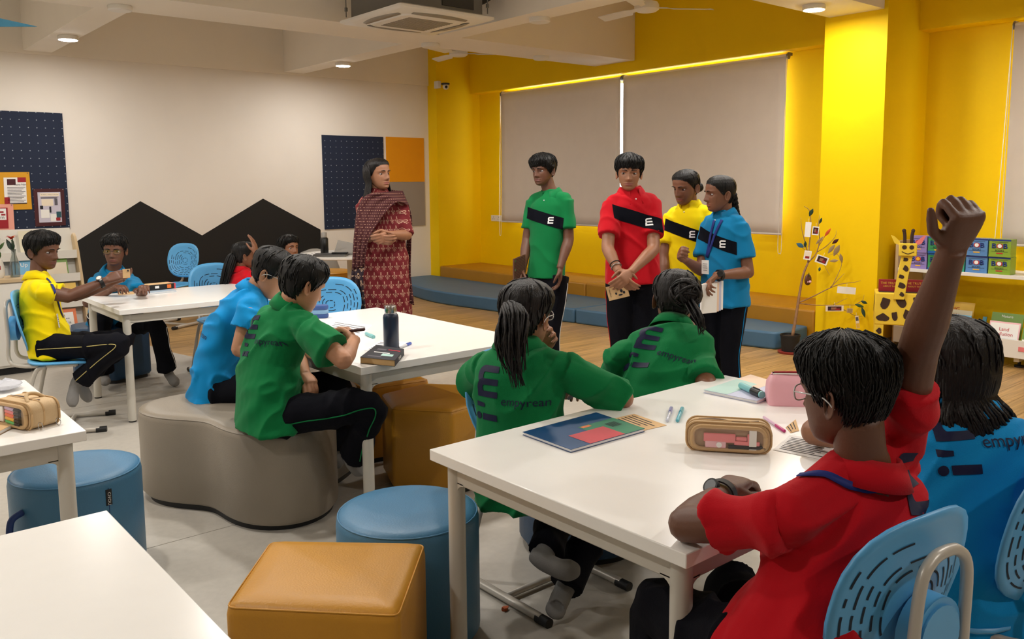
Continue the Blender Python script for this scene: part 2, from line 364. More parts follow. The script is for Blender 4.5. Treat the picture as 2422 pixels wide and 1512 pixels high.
# ================================================================ furniture
TH = .735
def table(cx, cy, lx, ly, label, rz=0):
    r = empty('classroom_table', (cx, cy, 0), rz, label, 'table', 'white classroom tables')
    MB().box((0, 0, TH-.0165), (lx, ly, .033)).build('tabletop', 'white_lam', r, bevel=.0025)
    ix, iy = lx/2-.055, ly/2-.055
    for sx in (-1, 1):
        for sy in (-1, 1):
            lg = MB().tube([(sx*ix, sy*iy, .012), (sx*ix, sy*iy, TH-.043)], .025, 20).build('leg', 'table_metal', r, 40)
            MB().lathe([(.022, 0), (.024, .004), (.024, .012)], (sx*ix, sy*iy, 0), 16).build('foot_cap', 'rubber', lg, 40)
    for s_ in (-1, 1):
        MB().box((0, s_*iy, TH-.07), (2*ix-.03, .025, .052)).build('apron', 'table_metal', r, bevel=.003)
        MB().box((s_*ix, 0, TH-.07), (.025, 2*iy-.03, .052)).build('apron', 'table_metal', r, bevel=.003)
    for sx in (-1, 1):
        for sy in (-1, 1):                            # rounded corner webs between leg and apron
            g = MB()
            for ax in (0, 1):
                p = []
                for k in range(6):
                    a = PI/2*k/5; p.append((.018+.03*(1-math.sin(a)), -.096-.03*(1-math.cos(a))))
                p = [(0, -.096), *[(q[0], q[1]) for q in p[::-1]], (0, -.126)] if 0 else [(.012, -.09), (.05, -.09), *p[::1], (.012, -.126)]
                R1, R2 = [], []
                for u, z in p:
                    if ax == 0: R1.append((sx*(ix-u), sy*iy-.0125, TH+z)); R2.append((sx*(ix-u), sy*iy+.0125, TH+z))
                    else: R1.append((sx*ix-.0125, sy*(iy-u), TH+z)); R2.append((sx*ix+.0125, sy*(iy-u), TH+z))
                g.loft([R1, R2])
            g.build('corner_web', 'table_metal', r, 30)
    return r
T1 = table(2.055, 1.51, 1.42, .93, 'white table in front with the notebook and clear pencil case')
T2 = table(2.235, 3.805, .965, 1.47, 'white table holding the navy bottle')
T3 = table(2.19, 6.0, 1.43, .92, 'white table where the boy in yellow sits')
T4 = table(-.205, 1.63, 1.42, .945, 'empty white table at the bottom left corner')
T5 = table(-.07, 3.32, 1.42, .94, 'white table at the left edge with the beige zip pouch')

# ---- poufs
def pouf(name, poly, h, m, label, seam=True, pull=None, patch=None, group='upholstered poufs'):
    c = np.mean(poly, 0); poly = np.array(poly)-c
    r = empty(name, (c[0], c[1], 0), 0, label, 'pouf', group)
    rm = np.linalg.norm(poly, axis=1).mean()
    def off(k):
        if k > .02: return [tuple(p*(1-k/rm)) for p in poly]
        n = unit3(poly); return [tuple(p-q*k) for p, q in zip(poly, n)]
    def unit3(P):
        t = np.roll(P, -1, 0)-np.roll(P, 1, 0); n = np.stack([t[:, 1], -t[:, 0]], 1); return n/np.linalg.norm(n, axis=1)[:, None]
    prof = [(.015, .03), (.0, .05), (0, h-.035), (.004, h-.016), (.014, h-.005), (.035, h+.001), (.09, h+.006)]
    rings = [[(x, y, z) for x, y in off(k)] for k, z in prof]
    MB().loft(rings).build('upholstery', m, r, 50)
    MB().loft([[(x, y, 0) for x, y in off(.03)], [(x, y, .032) for x, y in off(.03)]]).build('plinth', 'rubber', r, 40)
    if seam:
        s = MB().tube([(x, y, h-.012) for x, y in off(.006)]+[(*off(.006)[0], h-.012)], .0028, 6); s.build('piping', m, r, 180)
    if pull is not None:
        a = pull; d = np.array([math.cos(a), math.sin(a)]); q = np.array(max([tuple(p) for p in poly], key=lambda p: np.dot(p, d)))
        q = np.array([q[0], q[1]]); dz = .13
        g = MB().tube(bez([(*(q*1.0), h-.1), (*(q+d*.045), h-.12), (*(q+d*.05), h-.2), (*(q*1.0+d*.004), h-.23)], 6), .012, 8, ell=None)
        g.build('pull_strap', 'strap_blue', r, 60)
    if patch is not None:
        a = patch; d = np.array([math.cos(a), math.sin(a)]); t = np.array([-d[1], d[0]]); rr = max(np.dot(p, d) for p in poly)
        o = np.array([*(d*(rr+.001)), h-.075]); g = MB(); g.box(o, (.003, .022, .06), rz=a)
        flat_text(g, 'CIVOU', .016, o+np.array([*d*.002, -.004]), (0, 0, -1), (*t, 0), 1)
        g.build('maker_tag', ['rubber', 'white'], r)
        MB().bb((-.001, -.0008, .04), (.0012, .0008, h-.04)).build('side_seam', 'strap_blue', r).location = (*(d*(rr+.0003)), 0)
    return r
mk('strap_blue', (24, 52, 110), .6)
def circle(cx, cy, r, n=40): return [(cx+r*math.cos(q), cy+r*math.sin(q)) for q in np.arange(n)*2*PI/n]
def poly_round(pts, r, n=5):                          # rounded polygon
    out = []; P = [np.array(p, float) for p in pts]
    for i in range(len(P)):
        a, b, c = P[i-1], P[i], P[(i+1) % len(P)]; u = unit(a-b)*r; v = unit(c-b)*r
        for t in np.linspace(0, 1, n): out.append(tuple((1-t)**2*(b+u)+2*t*(1-t)*b+t*t*(b+v)))
    return out
PL = pouf('round_pouf', circle(.74, 3.5, .232), .43, 'pouf_blue', 'blue round pouf beside the beige zip pouch table', pull=math.radians(205), patch=math.radians(-76))
pouf('round_pouf', circle(1.446, 2.255, .232), .45, 'pouf_blue', 'blue round pouf in front, next to the ochre cube')
pouf('cube_pouf', poly_round([(.74, 2.02), (1.055, 1.69), (1.345, 2.0), (1.0, 2.325)], .03), .45, 'pouf_yellow', 'ochre square cube pouf in the foreground')
hx = [(2.39+.30*math.cos(math.radians(a)), 3.43+.30*math.sin(math.radians(a))) for a in (8, 68, 128, 188, 248, 308)]
pouf('hexagon_pouf', poly_round(hx, .02), .44, 'pouf_yellow', 'ochre hexagonal pouf under the navy bottle table')
pouf('cube_pouf', poly_round([(2.22, 3.85), (2.6, 3.8), (2.64, 4.2), (2.26, 4.25)], .03), .43, 'pouf_yellow', 'ochre pouf partly hidden behind the table leg', )
# grey clover pouf: three rounded lobes with hollow waists
cl = [];
gc = np.array([1.66, 3.88])
for i in range(96):
    a = 2*PI*i/96; rr = .472+.116*math.cos(3*(a-math.radians(-100))); cl.append((gc[0]+rr*math.cos(a), gc[1]+rr*math.sin(a)))
pouf('clover_pouf', cl, .445, 'pouf_grey', 'grey clover-shaped pouf under the boys in blue and green')
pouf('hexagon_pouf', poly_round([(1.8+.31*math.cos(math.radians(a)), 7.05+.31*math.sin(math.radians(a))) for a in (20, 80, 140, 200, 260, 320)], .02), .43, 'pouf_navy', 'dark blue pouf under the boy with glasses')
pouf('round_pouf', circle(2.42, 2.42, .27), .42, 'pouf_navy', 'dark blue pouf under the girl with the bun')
pouf('round_pouf', circle(4.85, 9.25, .33), .46, 'pouf_yellow', 'ochre round pouf below the white round table', patch=math.atan2(-9, -4.2))

# ---- chairs
def shell_pt(u, v, back):                             # u,v in -1..1 on the shell
    if back:
        w = .21*(1-.16*max(0, -v)-.02*v*v)
        x = u*w; z = .69+v*.185
        y = -.205-.03*(v+.2)+.045*(abs(u)**2)*(1-.2*v)+.012*v*v
    else:
        x = u*.205; y = .03+v*.205
        z = .445-.012*(1-u*u)*(1-v*v)+.006*abs(u)**3-.02*max(0, v)**3+.015*max(0, -v)**4
    return np.array([x, y, z])
def rsq(u, v, p=3.2):                                 # unit disc -> rounded square
    r = math.hypot(u, v)
    if r < 1e-6: return 0, 0
    c, s = u/r, v/r; k = 1/((abs(c)**p+abs(s)**p)**(1/p)); return r*k*c, r*k*s
def make_chair():
    r = empty('school_chair', (0, 0, 0), 0)
    for back, nm in ((True, 'backrest'), (False, 'seat')):
        g = MB(); n = 36; R = 9; rings = []
        for k in range(R+1):
            rr = max(k/R, .001); rings.append([shell_pt(*rsq(rr*math.cos(q), rr*math.sin(q), 2.9 if back else 3), back) for q in np.arange(n)*2*PI/n])
        if back: 
            for q in range(n):                        # rim turns outward
                rings[R][q] = rings[R][q]+np.array([0, -.006, 0])
        else:
            for q in range(n): rings[R][q] = rings[R][q]+np.array([0, 0, -.008])
        g.loft(rings, cap=(1, 0)); o = bk = g.build(nm, 'chair_blue', r, 180); sl = o.modifiers.new('s', 'SOLIDIFY'); sl.thickness = .009; sl.offset = 0
        if back:
            g = MB(); rnd = random.Random(3)
            for k, rad in enumerate(np.arange(.14, 1.0, .105)):
                a = rnd.random()*6
                while a < 6.28+rnd.random()*.3:
                    ln = (.10+.20*rnd.random())/max(rad, .25); m_ = 8
                    for sd in (-.0058, .0058):
                        top = []; bot = []; ok = True
                        for t in np.linspace(a, a+ln, m_):
                            for ww, lst in ((rad-.012, top), (rad+.012, bot)):
                                u, v = ww*math.cos(t), ww*math.sin(t)*.95+.0
                                if math.hypot(u, v) > .93 or (v < -.9): ok = False
                                lst.append(shell_pt(*rsq(u, v, 2.9), True)+np.array([0, sd, 0]))
                        if ok: g.loft([top, bot], closed=False)
                    a += ln+(.06+.05*rnd.random())/max(rad, .25)
            g.build('vent_slot_shade', 'slot_shade', bk, 180)  # thin dark strips on both faces: shade of open slots put in as colour
    # bent tube frame
    hp = bez([(-.16, .12, .425), (-.15, -.02, .425), (-.125, -.2, .43), (-.10, -.262, .47), (-.085, -.262, .6), (-.075, -.268, .76), (-.045, -.268, .805), (.0, -.268, .815), (.045, -.268, .805), (.075, -.268, .76), (.085, -.262, .6), (.10, -.262, .47), (.125, -.2, .43), (.15, -.02, .425), (.16, .12, .425)], 5)
    MB().tube(hp, .0115, 10).build('back_hoop', 'chair_metal', r, 180)
    MB().tube([(0, -.262, .645), (0, -.222, .645)], .075, 24).tube([(0, -.268, .645), (0, -.262, .645)], .062, 24).build('hub_disc', 'chair_blue', r, 40)
    for sx in (-1, 1):
        MB().tube(bez([(sx*.15, -.06, .424), (sx*.165, -.12, .38), (sx*.195, -.19, .1), (sx*.2, -.2, .035)], 5), .0125, 10).build('leg', 'chair_metal', r, 180)
        fl = MB().tube([(sx*.2, -.27, .022), (sx*.2, .22, .022)], .016, 10).build('floor_rail', 'chair_metal', r, 40)
        for e in (-1, 1): MB().tube([(sx*.2, -.25 if e < 0 else .2, .0185), (sx*.2, -.3 if e < 0 else .26, .0185)], .0185, 10).build('rail_cap', 'rubber', fl, 40)
    MB().tube([(-.2, .02, .022), (.2, .02, .022)], .013, 10).build('cross_bar', 'chair_metal', r, 40)
    MB().tube([(-.16, .1, .42), (.16, .1, .42)], .011, 8).build('seat_bar', 'chair_metal', r, 40)
    return r
chair0 = make_chair(); used = [0]
def yaw_of(deg):                                      # heading: 0 faces the camera, 90 faces picture right
    a = math.radians(deg); d = -FWD*math.cos(a)+RGT*math.sin(a); return math.atan2(-d[0], d[1]), d
def chair(x, y, heading, label):
    o = chair0 if not used[0] else copy_tree(chair0); used[0] = 1
    o.location = (x, y, 0); o.rotation_euler = (0, 0, yaw_of(heading)[0])
    tag(o, label, 'chair', 'light blue school chairs'); return o
chair(1.18, 5.76, 108, 'light blue chair holding the boy in yellow')
chair(3.02, 9.25, -20, 'empty light blue chair against the black mural, backrest fully visible')
chair(2.53, 6.56, 40, 'light blue chair at the far table holding the girl in red')
chair(2.62, 4.98, 10, 'light blue chair on the far side of the navy bottle table')
chair(2.03, 2.25, 40, 'light blue chair holding the girl with the ponytail')
chair(1.615, .895, -148, 'light blue chair holding the boy with his fist up')
chair(2.21, .85, -140, 'light blue chair holding the girl with long loose hair')

# ---- round table with its things
def round_table():
    r = empty('round_table', (4.6, 8.2, 0), 0, 'white round pedestal table beside the teacher', 'table')
    MB().lathe([(.55, .72), (.56, .728), (.56, .745), (.555, .75)], n=48).build('tabletop', 'white_lam', r, 40)
    MB().lathe([(.045, .03), (.045, .72)], n=20).build('pedestal', 'table_metal', r, 40)
    MB().lathe([(.28, 0), (.28, .012), (.06, .03)], n=32).build('base_plate', 'table_metal', r, 40)
round_table()

# ---- left cabinet, vases, book rack
r = empty('low_cabinet', (.35, 7.95, 0), 0, 'white low cabinet with wooden top at the left edge', 'cabinet')
MB().bb((-1.2, -.27, .06), (1.04, .03, .745)).build('body', 'offwhite', r, bevel=.003)
MB().bb((-1.22, -.29, .745), (1.06, .03, .775)).build('wooden_top', 'birch', r, bevel=.003)
MB().bb((1.04, -.27, .0), (1.06, .03, .745)).build('side_panel', 'birch', r, bevel=.002)
for k in range(3): MB().bb((-1.18+k*.74, -.285, .08), (-1.18+k*.74+.725, -.27, .735)).build('door', 'offwhite', r, bevel=.003)
MB().bb((-1.15, -.25, 0), (1.0, .02, .06)).build('plinth', 'rubber', r)

# ================================================================ people
def voxel(mb, vs, smooth=6, fac=.5):                  # one closed surface out of overlapping solids
    me = bpy.data.meshes.new('tmp'); me.from_pydata(mb.v, [], mb.f); o = bpy.data.objects.new('tmp', me); TMP.collection.objects.link(o)
    r = o.modifiers.new('r', 'REMESH'); r.mode = 'VOXEL'; r.voxel_size = vs; r.use_smooth_shade = True
    if smooth: s_ = o.modifiers.new('s', 'SMOOTH'); s_.factor = fac; s_.iterations = smooth
    out = evaluated(o)
    v = np.empty(len(out.vertices)*3); out.vertices.foreach_get('co', v); v = v.reshape(-1, 3)
    nn = np.empty(len(out.vertices)*3); out.vertices.foreach_get('normal', nn); nn = nn.reshape(-1, 3)
    f = [tuple(p.vertices) for p in out.polygons]
    bpy.data.objects.remove(o); bpy.data.meshes.remove(me); bpy.data.meshes.remove(out)
    return v, f, nn
def put(name, v, f, m, parent, origin, mi=None, smooth=180):
    me = bpy.data.meshes.new(name); me.from_pydata((np.asarray(v)-np.asarray(origin)).tolist(), [], f)
    for x in (m if isinstance(m, (list, tuple)) else [m]): me.materials.append(M[x] if isinstance(x, str) else x)
    if mi is not None: me.polygons.foreach_set('material_index', mi)
    me.polygons.foreach_set('use_smooth', [True]*len(me.polygons))
    if smooth < 180: me.set_sharp_from_angle(angle=math.radians(smooth))
    me.update(); o = bpy.data.objects.new(name, me); COL.objects.link(o); o.parent = parent; return o
def cloth(name, rgb, **k): return mk(name, rgb, .88, bump=.10, bscale=320, sheen=.06, spec=.15, **k)
cloth('shirt_green', (6, 116, 62)); cloth('shirt_red', (192, 10, 28)); cloth('shirt_blue', (8, 138, 204)); cloth('shirt_yellow', (248, 222, 0)); cloth('shirt_teal', (10, 120, 170))
mk('trousers', (13, 14, 22), .9, bump=.2, bscale=260, spec=.15); mk('sock', (128, 126, 124), .9, bump=.2, bscale=300); mk('sock_dark', (84, 84, 88), .9, bump=.2, bscale=300)
mk('decal_navy', (13, 15, 24), .85, spec=.1); mk('decal_print', (22, 26, 60), .55, spec=.25); mk('decal_white', (240, 240, 240), .6)
for k, c in dict(skin_dark=(104, 67, 49), skin_brown=(126, 83, 60), skin_mid=(154, 106, 78), skin_fair=(184, 132, 100)).items():
    mk(k, c, .5, var=.06, vscale=14, bump=.06, bscale=160)
for k, c in dict(lip_dark=(112, 62, 54), lip_mid=(150, 88, 78)).items(): mk(k, c, .4)
mk('hair', (8, 7, 7), .48, bump=.4, bscale=70, stretch=(3, 3, .4), spec=.3); mk('hair_brown', (15, 10, 9), .48, spec=.32, bump=.4, bscale=70, stretch=(3, 3, .4))
mk('eye_white', (176, 172, 174), .35); mk('iris', (30, 18, 12), .15); mk('spectacle', (40, 38, 36), .3); mk('spectacle_clear', (205, 205, 205), .15, spec=.8)
mk('piping_pale', (196, 180, 110), .7); mk('lanyard', (20, 40, 122), .7); mk('card_white', (232, 230, 226), .5)

ZS = np.array([-.120, -.114, -.104, -.09, -.07, -.045, -.02, .0, .025, .05, .07, .088, .103, .113, .118])
HW = np.array([.010, .026, .038, .047, .055, .062, .0665, .069, .0725, .0735, .071, .062, .046, .026, .004])
HF = np.array([.050, .066, .076, .0805, .0830, .0835, .0850, .0870, .0915, .0905, .086, .075, .056, .032, .005])
HB = np.array([.030, .012, -.002, -.022, -.05, -.074, -.089, -.095, -.100, -.1005, -.096, -.085, -.066, -.04, -.012])
def head_pt(th, z, off=0.0, feat=True):               # th 0 = nose, x = person's right... left-handed pairs are mirrored by caller
    w = np.interp(z, ZS, HW); fr = np.interp(z, ZS, HF); bk = np.interp(z, ZS, HB)
    cy = 0.0 if z > -.03 else np.interp(z, [-.12, -.03], [.035, 0]); s, c = math.sin(th), math.cos(th)
    p = 2.25; k = 1/((abs(c)**p+abs(s)**p)**(1/p)); x = (w+off)*s*k
    y = cy+((fr-cy) if c > 0 else (cy-bk))*c*k + (off*c*k)
    if feat and c > 0:
        ax = abs(x); g = lambda q, a: math.exp(-(q/a)**2)
        nz = np.interp(z, [-.056, -.047, -.038, -.02, .006, .02], [0, .017, .029, .020, .008, 0]); nw = np.interp(z, [-.05, -.04, -.02, .01], [.0165, .0155, .011, .0095])
        y += nz*g(x, nw)
        y -= .0125*g(ax-.033, .017)*g(z-.001, .0125)
        y += .0045*g(z-.021, .008)*g(ax-.03, .025) + .003*g(ax-.043, .02)*g(z+.032, .018)
        y += .0065*g(x, .022)*(g(z+.0665, .0062)+g(z+.0785, .0062)) - .003*g(x, .026)*g(z+.0722, .0025)
        y += .005*g(x, .02)*g(z+.104, .011) - .004*g(z+.09, .006)*g(x, .02)
    return np.array([x, y, z])
TH_N = 72
def head_mesh(zs=None):
    zz = np.concatenate([np.linspace(-.12, -.095, 8), np.linspace(-.09, .03, 46), np.linspace(.035, .118, 20)])
    ths = []                                           # denser toward the face
    for i in range(TH_N):
        a = i/TH_N*2*PI; ths.append(a-.45*math.sin(a))
    v = np.array([head_pt(t, z) for z in zz for t in ths]); f = []; mi = []
    n = TH_N
    for i in range(len(zz)-1):
        for j in range(n):
            k = (j+1) % n; f.append((i*n+j, (i+1)*n+j, (i+1)*n+k, i*n+k)); c = (v[i*n+j]+v[(i+1)*n+k])/2
            mi.append(1 if (c[1] > .06 and (c[0]/.0245)**2+((c[2]+.0722)/(.0125 if c[2] < -.0722 else .0105))**2 < 1) else 0)
    f.append(tuple(range(n))); f.append(tuple((len(zz)-1)*n+j for j in range(n))[::-1]); mi += [0, 0]
    return v, f, mi
HV, HFACES, HMI = head_mesh()
def ear(sx):
    g = MB(); rings = []
    for k, (r, d) in enumerate([(.35, .004), (.8, .010), (1.0, .0155), (.96, .019), (.8, .018), (.55, .012), (.2, .010)]):
        rings.append([(sx*(.062+d+.004*math.cos(q)*-1), -.012+.0175*r*math.cos(q)-.004*math.sin(q)-.012*d/.019, -.012+.031*r*math.sin(q)+(-.004 if math.sin(q) < -.5 else 0)*r) for q in np.arange(20)*2*PI/20])
    g.loft(rings if sx > 0 else [r[::-1] for r in rings]); return np.array(g.v), g.f
def frame(d, up=(0, 0, 1)):
    y = unit(d); x = unit(np.cross(y, up)); z = np.cross(x, y); return np.stack([x, y, z], 1)   # columns: right, forward, up

HL = {  # hairline height at angle from the nose (deg)
 'boy': ([0, 30, 52, 66, 80, 92, 104, 118, 150, 180], [.062, .060, .05, .030, -.005, -.015, .012, -.035, -.075, -.08]),
 'fringe': ([0, 30, 52, 66, 80, 92, 104, 118, 150, 180], [.046, .046, .040, .020, -.005, -.018, .012, -.035, -.07, -.075]),
 'girl': ([0, 30, 52, 66, 80, 92, 104, 118, 150, 180], [.080, .076, .060, .036, .008, .0, .008, -.03, -.085, -.09]),
}
CAPZ = np.concatenate([np.linspace(-.1, .05, 50), np.linspace(.056, .118, 22)])
CAPQ = [[head_pt(j/96*2*PI, z) for j in range(96)] for z in CAPZ]
def hair_cap(style, th_top=.022, th_side=.012, seed=0, part=None, puff=.0):
    A, B = HL[style]; rs = random.Random(seed); n = 96; zz = CAPZ
    P = np.zeros((len(zz), n, 3)); K = np.zeros((len(zz), n), bool)
    for i, z in enumerate(zz):
        for j in range(n):
            t = j/n*2*PI; deg = abs(math.degrees(t if t <= PI else t-2*PI)); hl = np.interp(deg, A, B)+(.007*noise.noise((t*9+seed, seed*1.7, 0)) if style != 'girl' else 0)
            m_ = (z-hl)/.03
            nz = .5+.5*noise.noise((math.sin(t)*14+seed, math.cos(t)*14, z*8)); 
            thick = (th_side+(th_top-th_side)*min(1, max(0, (z+.01)/.09))+puff*max(0, 1-abs(z-.02)/.08)*(deg > 70))*(.82+.36*nz)
            m2 = min(1, max(0, m_)); q = CAPQ[i][j]; nrm = unit(q-np.array([0, -.005, min(z, .02)*.6]))
            P[i, j] = q+nrm*(thick*m2**.65+.0015*(m_ > -.3)-.006*(m_ <= -.3)); K[i, j] = m_ > -.35
    f = []; idx = lambda i, j: i*n+(j % n)
    for i in range(len(zz)-1):
        for j in range(n):
            if K[i, j] and K[i, (j+1) % n] and K[i+1, j] and K[i+1, (j+1) % n]: f.append((idx(i, j), idx(i+1, j), idx(i+1, j+1), idx(i, j+1)))
    f.append(tuple(idx(len(zz)-1, j) for j in range(n))[::-1])
    return P.reshape(-1, 3), f, P, K, zz
def locks(mb, P, K, zz, n, seed, length=.05, lift=.004, r=.0028, drop=.012, swirl=.3, skip=False):
    rs = random.Random(seed); H, Wn = K.shape; c = np.array([0, -.005, .01])
    for _ in range(n):
        j = rs.randrange(Wn)
        if skip and math.cos(j/Wn*2*PI) > .15: continue
        rows = [i for i in range(H) if K[i, j]]
        if len(rows) < 4: continue
        i = rows[rs.randrange(len(rows))] if rs.random() < .65 else rows[min(len(rows)-1, rs.randrange(8))]; jj = float(j); pts = []; tot = 0; ii = float(i); drift = (rs.random()-.5)*swirl*4; ln = length*(.6+.8*rs.random()); last = None
        while tot < ln and len(pts) < 7:
            a = int(max(0, min(H-1, round(ii)))); p = P[a, int(round(jj)) % Wn]; q = p+unit(p-c)*(lift*(.3+rs.random()*.4)+.0005)
            if last is not None: tot += np.linalg.norm(q-last)
            pts.append(q); last = q; ii -= 4.0; jj += drift
            if ii < rows[0]:
                q2 = q+unit(q-(pts[-2] if len(pts) > 1 else q+[0, 0, .01]))*drop*(.4+rs.random()); pts.append(q2); break
        if len(pts) < 3: continue
        m_ = len(pts); mb.tube(pts, [r*(.35+.65*math.sin(PI*min(1, .25+.75*k/(m_-1)))) if k < m_-1 else r*.08 for k in range(m_)], 5)
def bundle(mb, path, rad, n, r, seed, twist=0, jit=.15, wave=0, endspread=0):
    rs = random.Random(seed); path = bez(path, 5); k = len(path); rad = np.interp(np.linspace(0, 1, k), np.linspace(0, 1, len(rad)), rad)
    T = [unit(path[min(i+1, k-1)]-path[max(i-1, 0)]) for i in range(k)]; a = unit(np.cross(T[0], (.3, .5, .8))); fr = []
    for t in T: a = unit(a-t*np.dot(a, t)); fr.append((a, np.cross(t, a)))
    for s_ in range(n):
        ph = rs.random()*2*PI; q = math.sqrt(rs.random())*.9; end = k-1-int(rs.random()*k*jit); pts = []; w1, w2 = rs.random()*6, rs.random()*6
        for i in range(0, end+1, 2):
            f_ = i/(k-1); an = ph+twist*f_; rr = rad[i]*q*(1+endspread*f_); w = wave*f_
            pts.append(path[i]+fr[i][0]*(rr*math.cos(an)+w*math.sin(w1+f_*9))+fr[i][1]*(rr*math.sin(an)+w*math.sin(w2+f_*8)))
        m_ = len(pts)
        if m_ > 2: mb.tube(pts, [r*(1-.85*(i/(m_-1))**2.5) for i in range(m_)], 5)

def hand(mb, wrist, d, palm, curl=.35, thumb=.5, s=1.0, spread=.1, side=1, curls=None):
    """d: wrist->knuckles, palm: direction the palm faces; side: +1 thumb on cross(d,palm) side"""
    d = unit(d); palm = unit(palm-d*np.dot(palm, d)); x = np.cross(d, palm)*side; w = np.asarray(wrist, float)
    R = np.stack([x, d, palm], 1)
    k1 = w+d*.088*s
    rings = []
    for t, hw, ht in ((-.01, .023, .017), (.015, .028, .017), (.04, .036, .0165), (.065, .039, .0155), (.085, .039, .014), (.096, .034, .010)):
        rings.append([w+d*t*s+x*hw*s*math.copysign(abs(math.cos(q))**.7, math.cos(q))+palm*ht*s*math.copysign(abs(math.sin(q))**.8, math.sin(q)) for q in np.arange(16)*2*PI/16])
    mb.loft(rings)
    mb.ball(w+d*.035*s+x*.022*s+palm*.010*s, np.array([.017, .03, .014])*s, 12, R=R)
    L = [(.028, .043, .026, .020), (.0095, .047, .030, .022), (-.0095, .043, .028, .021), (-.027, .034, .021, .019)]
    for i, (ox, a, b, c) in enumerate(L):
        cu = curls[i] if curls else curl*(1+.12*i); p = w+d*.086*s+x*ox*s; ang = 0; pts = [p-d*.012*s, p]; dd = unit(d+x*(ox/.028)*spread)
        for ln, g in ((a, .75), (b, 1.0), (c, .65)):
            ang += cu*g*1.35; q = dd*math.cos(ang)+palm*math.sin(ang); p = p+q*ln*s; pts.append(p)
        r0 = (.0092, .0096, .0092, .008)[i]*s
        mb.tube([pts[0]]+bez(pts[1:], 3), list(np.linspace(r0*1.05, r0*.78, len(bez(pts[1:], 3))+1)), 10); mb.ball(pts[-1], r0*.8, 8)
        for q in pts[1:-1]: mb.ball(q, r0*1.04, 8)
    p = w+d*.03*s+x*.026*s+palm*.006*s; t1 = unit(d*.62+x*(.75-.3*thumb)+palm*(.25+.35*thumb)); t2 = unit(d*.85+x*(.25-.6*thumb)+palm*(.2+.5*thumb))
    q1 = p+t1*.04*s; q2 = q1+t2*.032*s; q3 = q2+unit(t2+d*.1-x*.15*thumb)*.024*s
    mb.tube([p-t1*.01, p, q1, q2, q3], [.013*s, .0135*s, .0112*s, .0102*s, .0075*s], 10); mb.ball(q3, .0078*s, 8); mb.ball(q1, .0113*s, 8)

def ring(c, lat, fr, w, d, n=28, p=2.35):
    lat = unit(lat); fr = unit(fr-lat*np.dot(fr, lat)); out = []
    for q in np.arange(n)*2*PI/n:
        k = 1/((abs(math.cos(q))**p+abs(math.sin(q))**p)**(1/p)); out.append(np.asarray(c)+lat*w*math.cos(q)*k+fr*d*math.sin(q)*k)
    return out
def fold(v, n, amp, seed, axis, fr=9, stretch=.35):   # cloth folds: ridges of a few crossed waves, drawn out along an axis
    ax = unit(axis); a = v @ ax; q = v-np.outer(a*(1-stretch), ax); rs = np.random.RandomState(int(abs(seed)*97) % 9999); h = np.zeros(len(v))
    for k in range(9):
        d = rs.normal(size=3); d /= np.linalg.norm(d); f_ = fr*(2.2+1.1*k*.55); h += np.sin(q @ d*f_+rs.rand()*6.28+1.3*np.sin(q @ rs.normal(size=3)*fr*.8))/(1+.28*k)
    h = h*.34
    return v+n*(amp*(1.5*np.maximum(0, 1-np.abs(h)*1.9)**1.5-.45))[:, None]
def project(name, v2, f2, mtl, bv, O, X, Y, N, parent, origin, off=.0022, maxe=.014):
    bm = bmesh.new(); vs = [bm.verts.new((q[0], q[1], 0)) for q in v2]
    for f in f2:
        try: bm.faces.new([vs[i] for i in f])
        except ValueError: pass
    bmesh.ops.triangulate(bm, faces=bm.faces[:])
    for _ in range(5):
        es = [e for e in bm.edges if e.calc_length() > maxe]
        if not es: break
        bmesh.ops.subdivide_edges(bm, edges=es, cuts=1); bmesh.ops.triangulate(bm, faces=bm.faces[:])
    bm.verts.ensure_lookup_table(); X = unit(X); Y = unit(Y); N = unit(N); pts = []; ok = []
    for q in bm.verts:
        p = np.asarray(O)+X*q.co.x+Y*q.co.y+N*.25; h = bv.ray_cast(Vector(p), Vector(-N), .6)
        if h[0] is None: pts.append(p-N*.3); ok.append(False)
        else: pts.append(np.array(h[0])+np.array(h[1])*off); ok.append(True)
    f = [tuple(x.index for x in q.verts) for q in bm.faces if all(ok[x.index] for x in q.verts)]; bm.free()
    if f: return put(name, pts, f, mtl, parent, origin)
def logo_m(h=1.0):                                    # a rounded three-legged m, 1 wide
    v, f = [], []
    def q(*p): o = len(v); v.extend(p); f.append(tuple(range(o, o+len(p))))
    w = .2
    for x in (0, .4, .8): q((x, 0), (x+w, 0), (x+w, .55 if x else .78), (x, .55 if x else .78))
    for cx in (.3, .7):
        for i in range(10):
            a, b = PI*i/10, PI*(i+1)/10
            q((cx+.1*math.cos(a), .52+.06*math.sin(a)), (cx+.3*math.cos(a), .52+.27*math.sin(a)), (cx+.3*math.cos(b), .52+.27*math.sin(b)), (cx+.1*math.cos(b), .52+.06*math.sin(b)))
    return np.array(v)*[1, h], f
def logo_im():
    v, f = [], []
    def q(*p): o = len(v); v.extend(p); f.append(tuple(range(o, o+len(p))))
    q((0, 0), (.2, 0), (.2, .58), (0, .58)); q(*[(.1+.115*math.cos(a), .75+.115*math.sin(a)) for a in np.arange(14)*2*PI/14]); q((.4, .5), (.52, .5), (.56, .82), (.4, .82))
    a, b = logo_m(); o = len(v); v += [tuple(p*[.95, 1]+[.72, 0]) for p in a]; f += [tuple(i+o for i in x) for x in b]
    return np.array(v), f

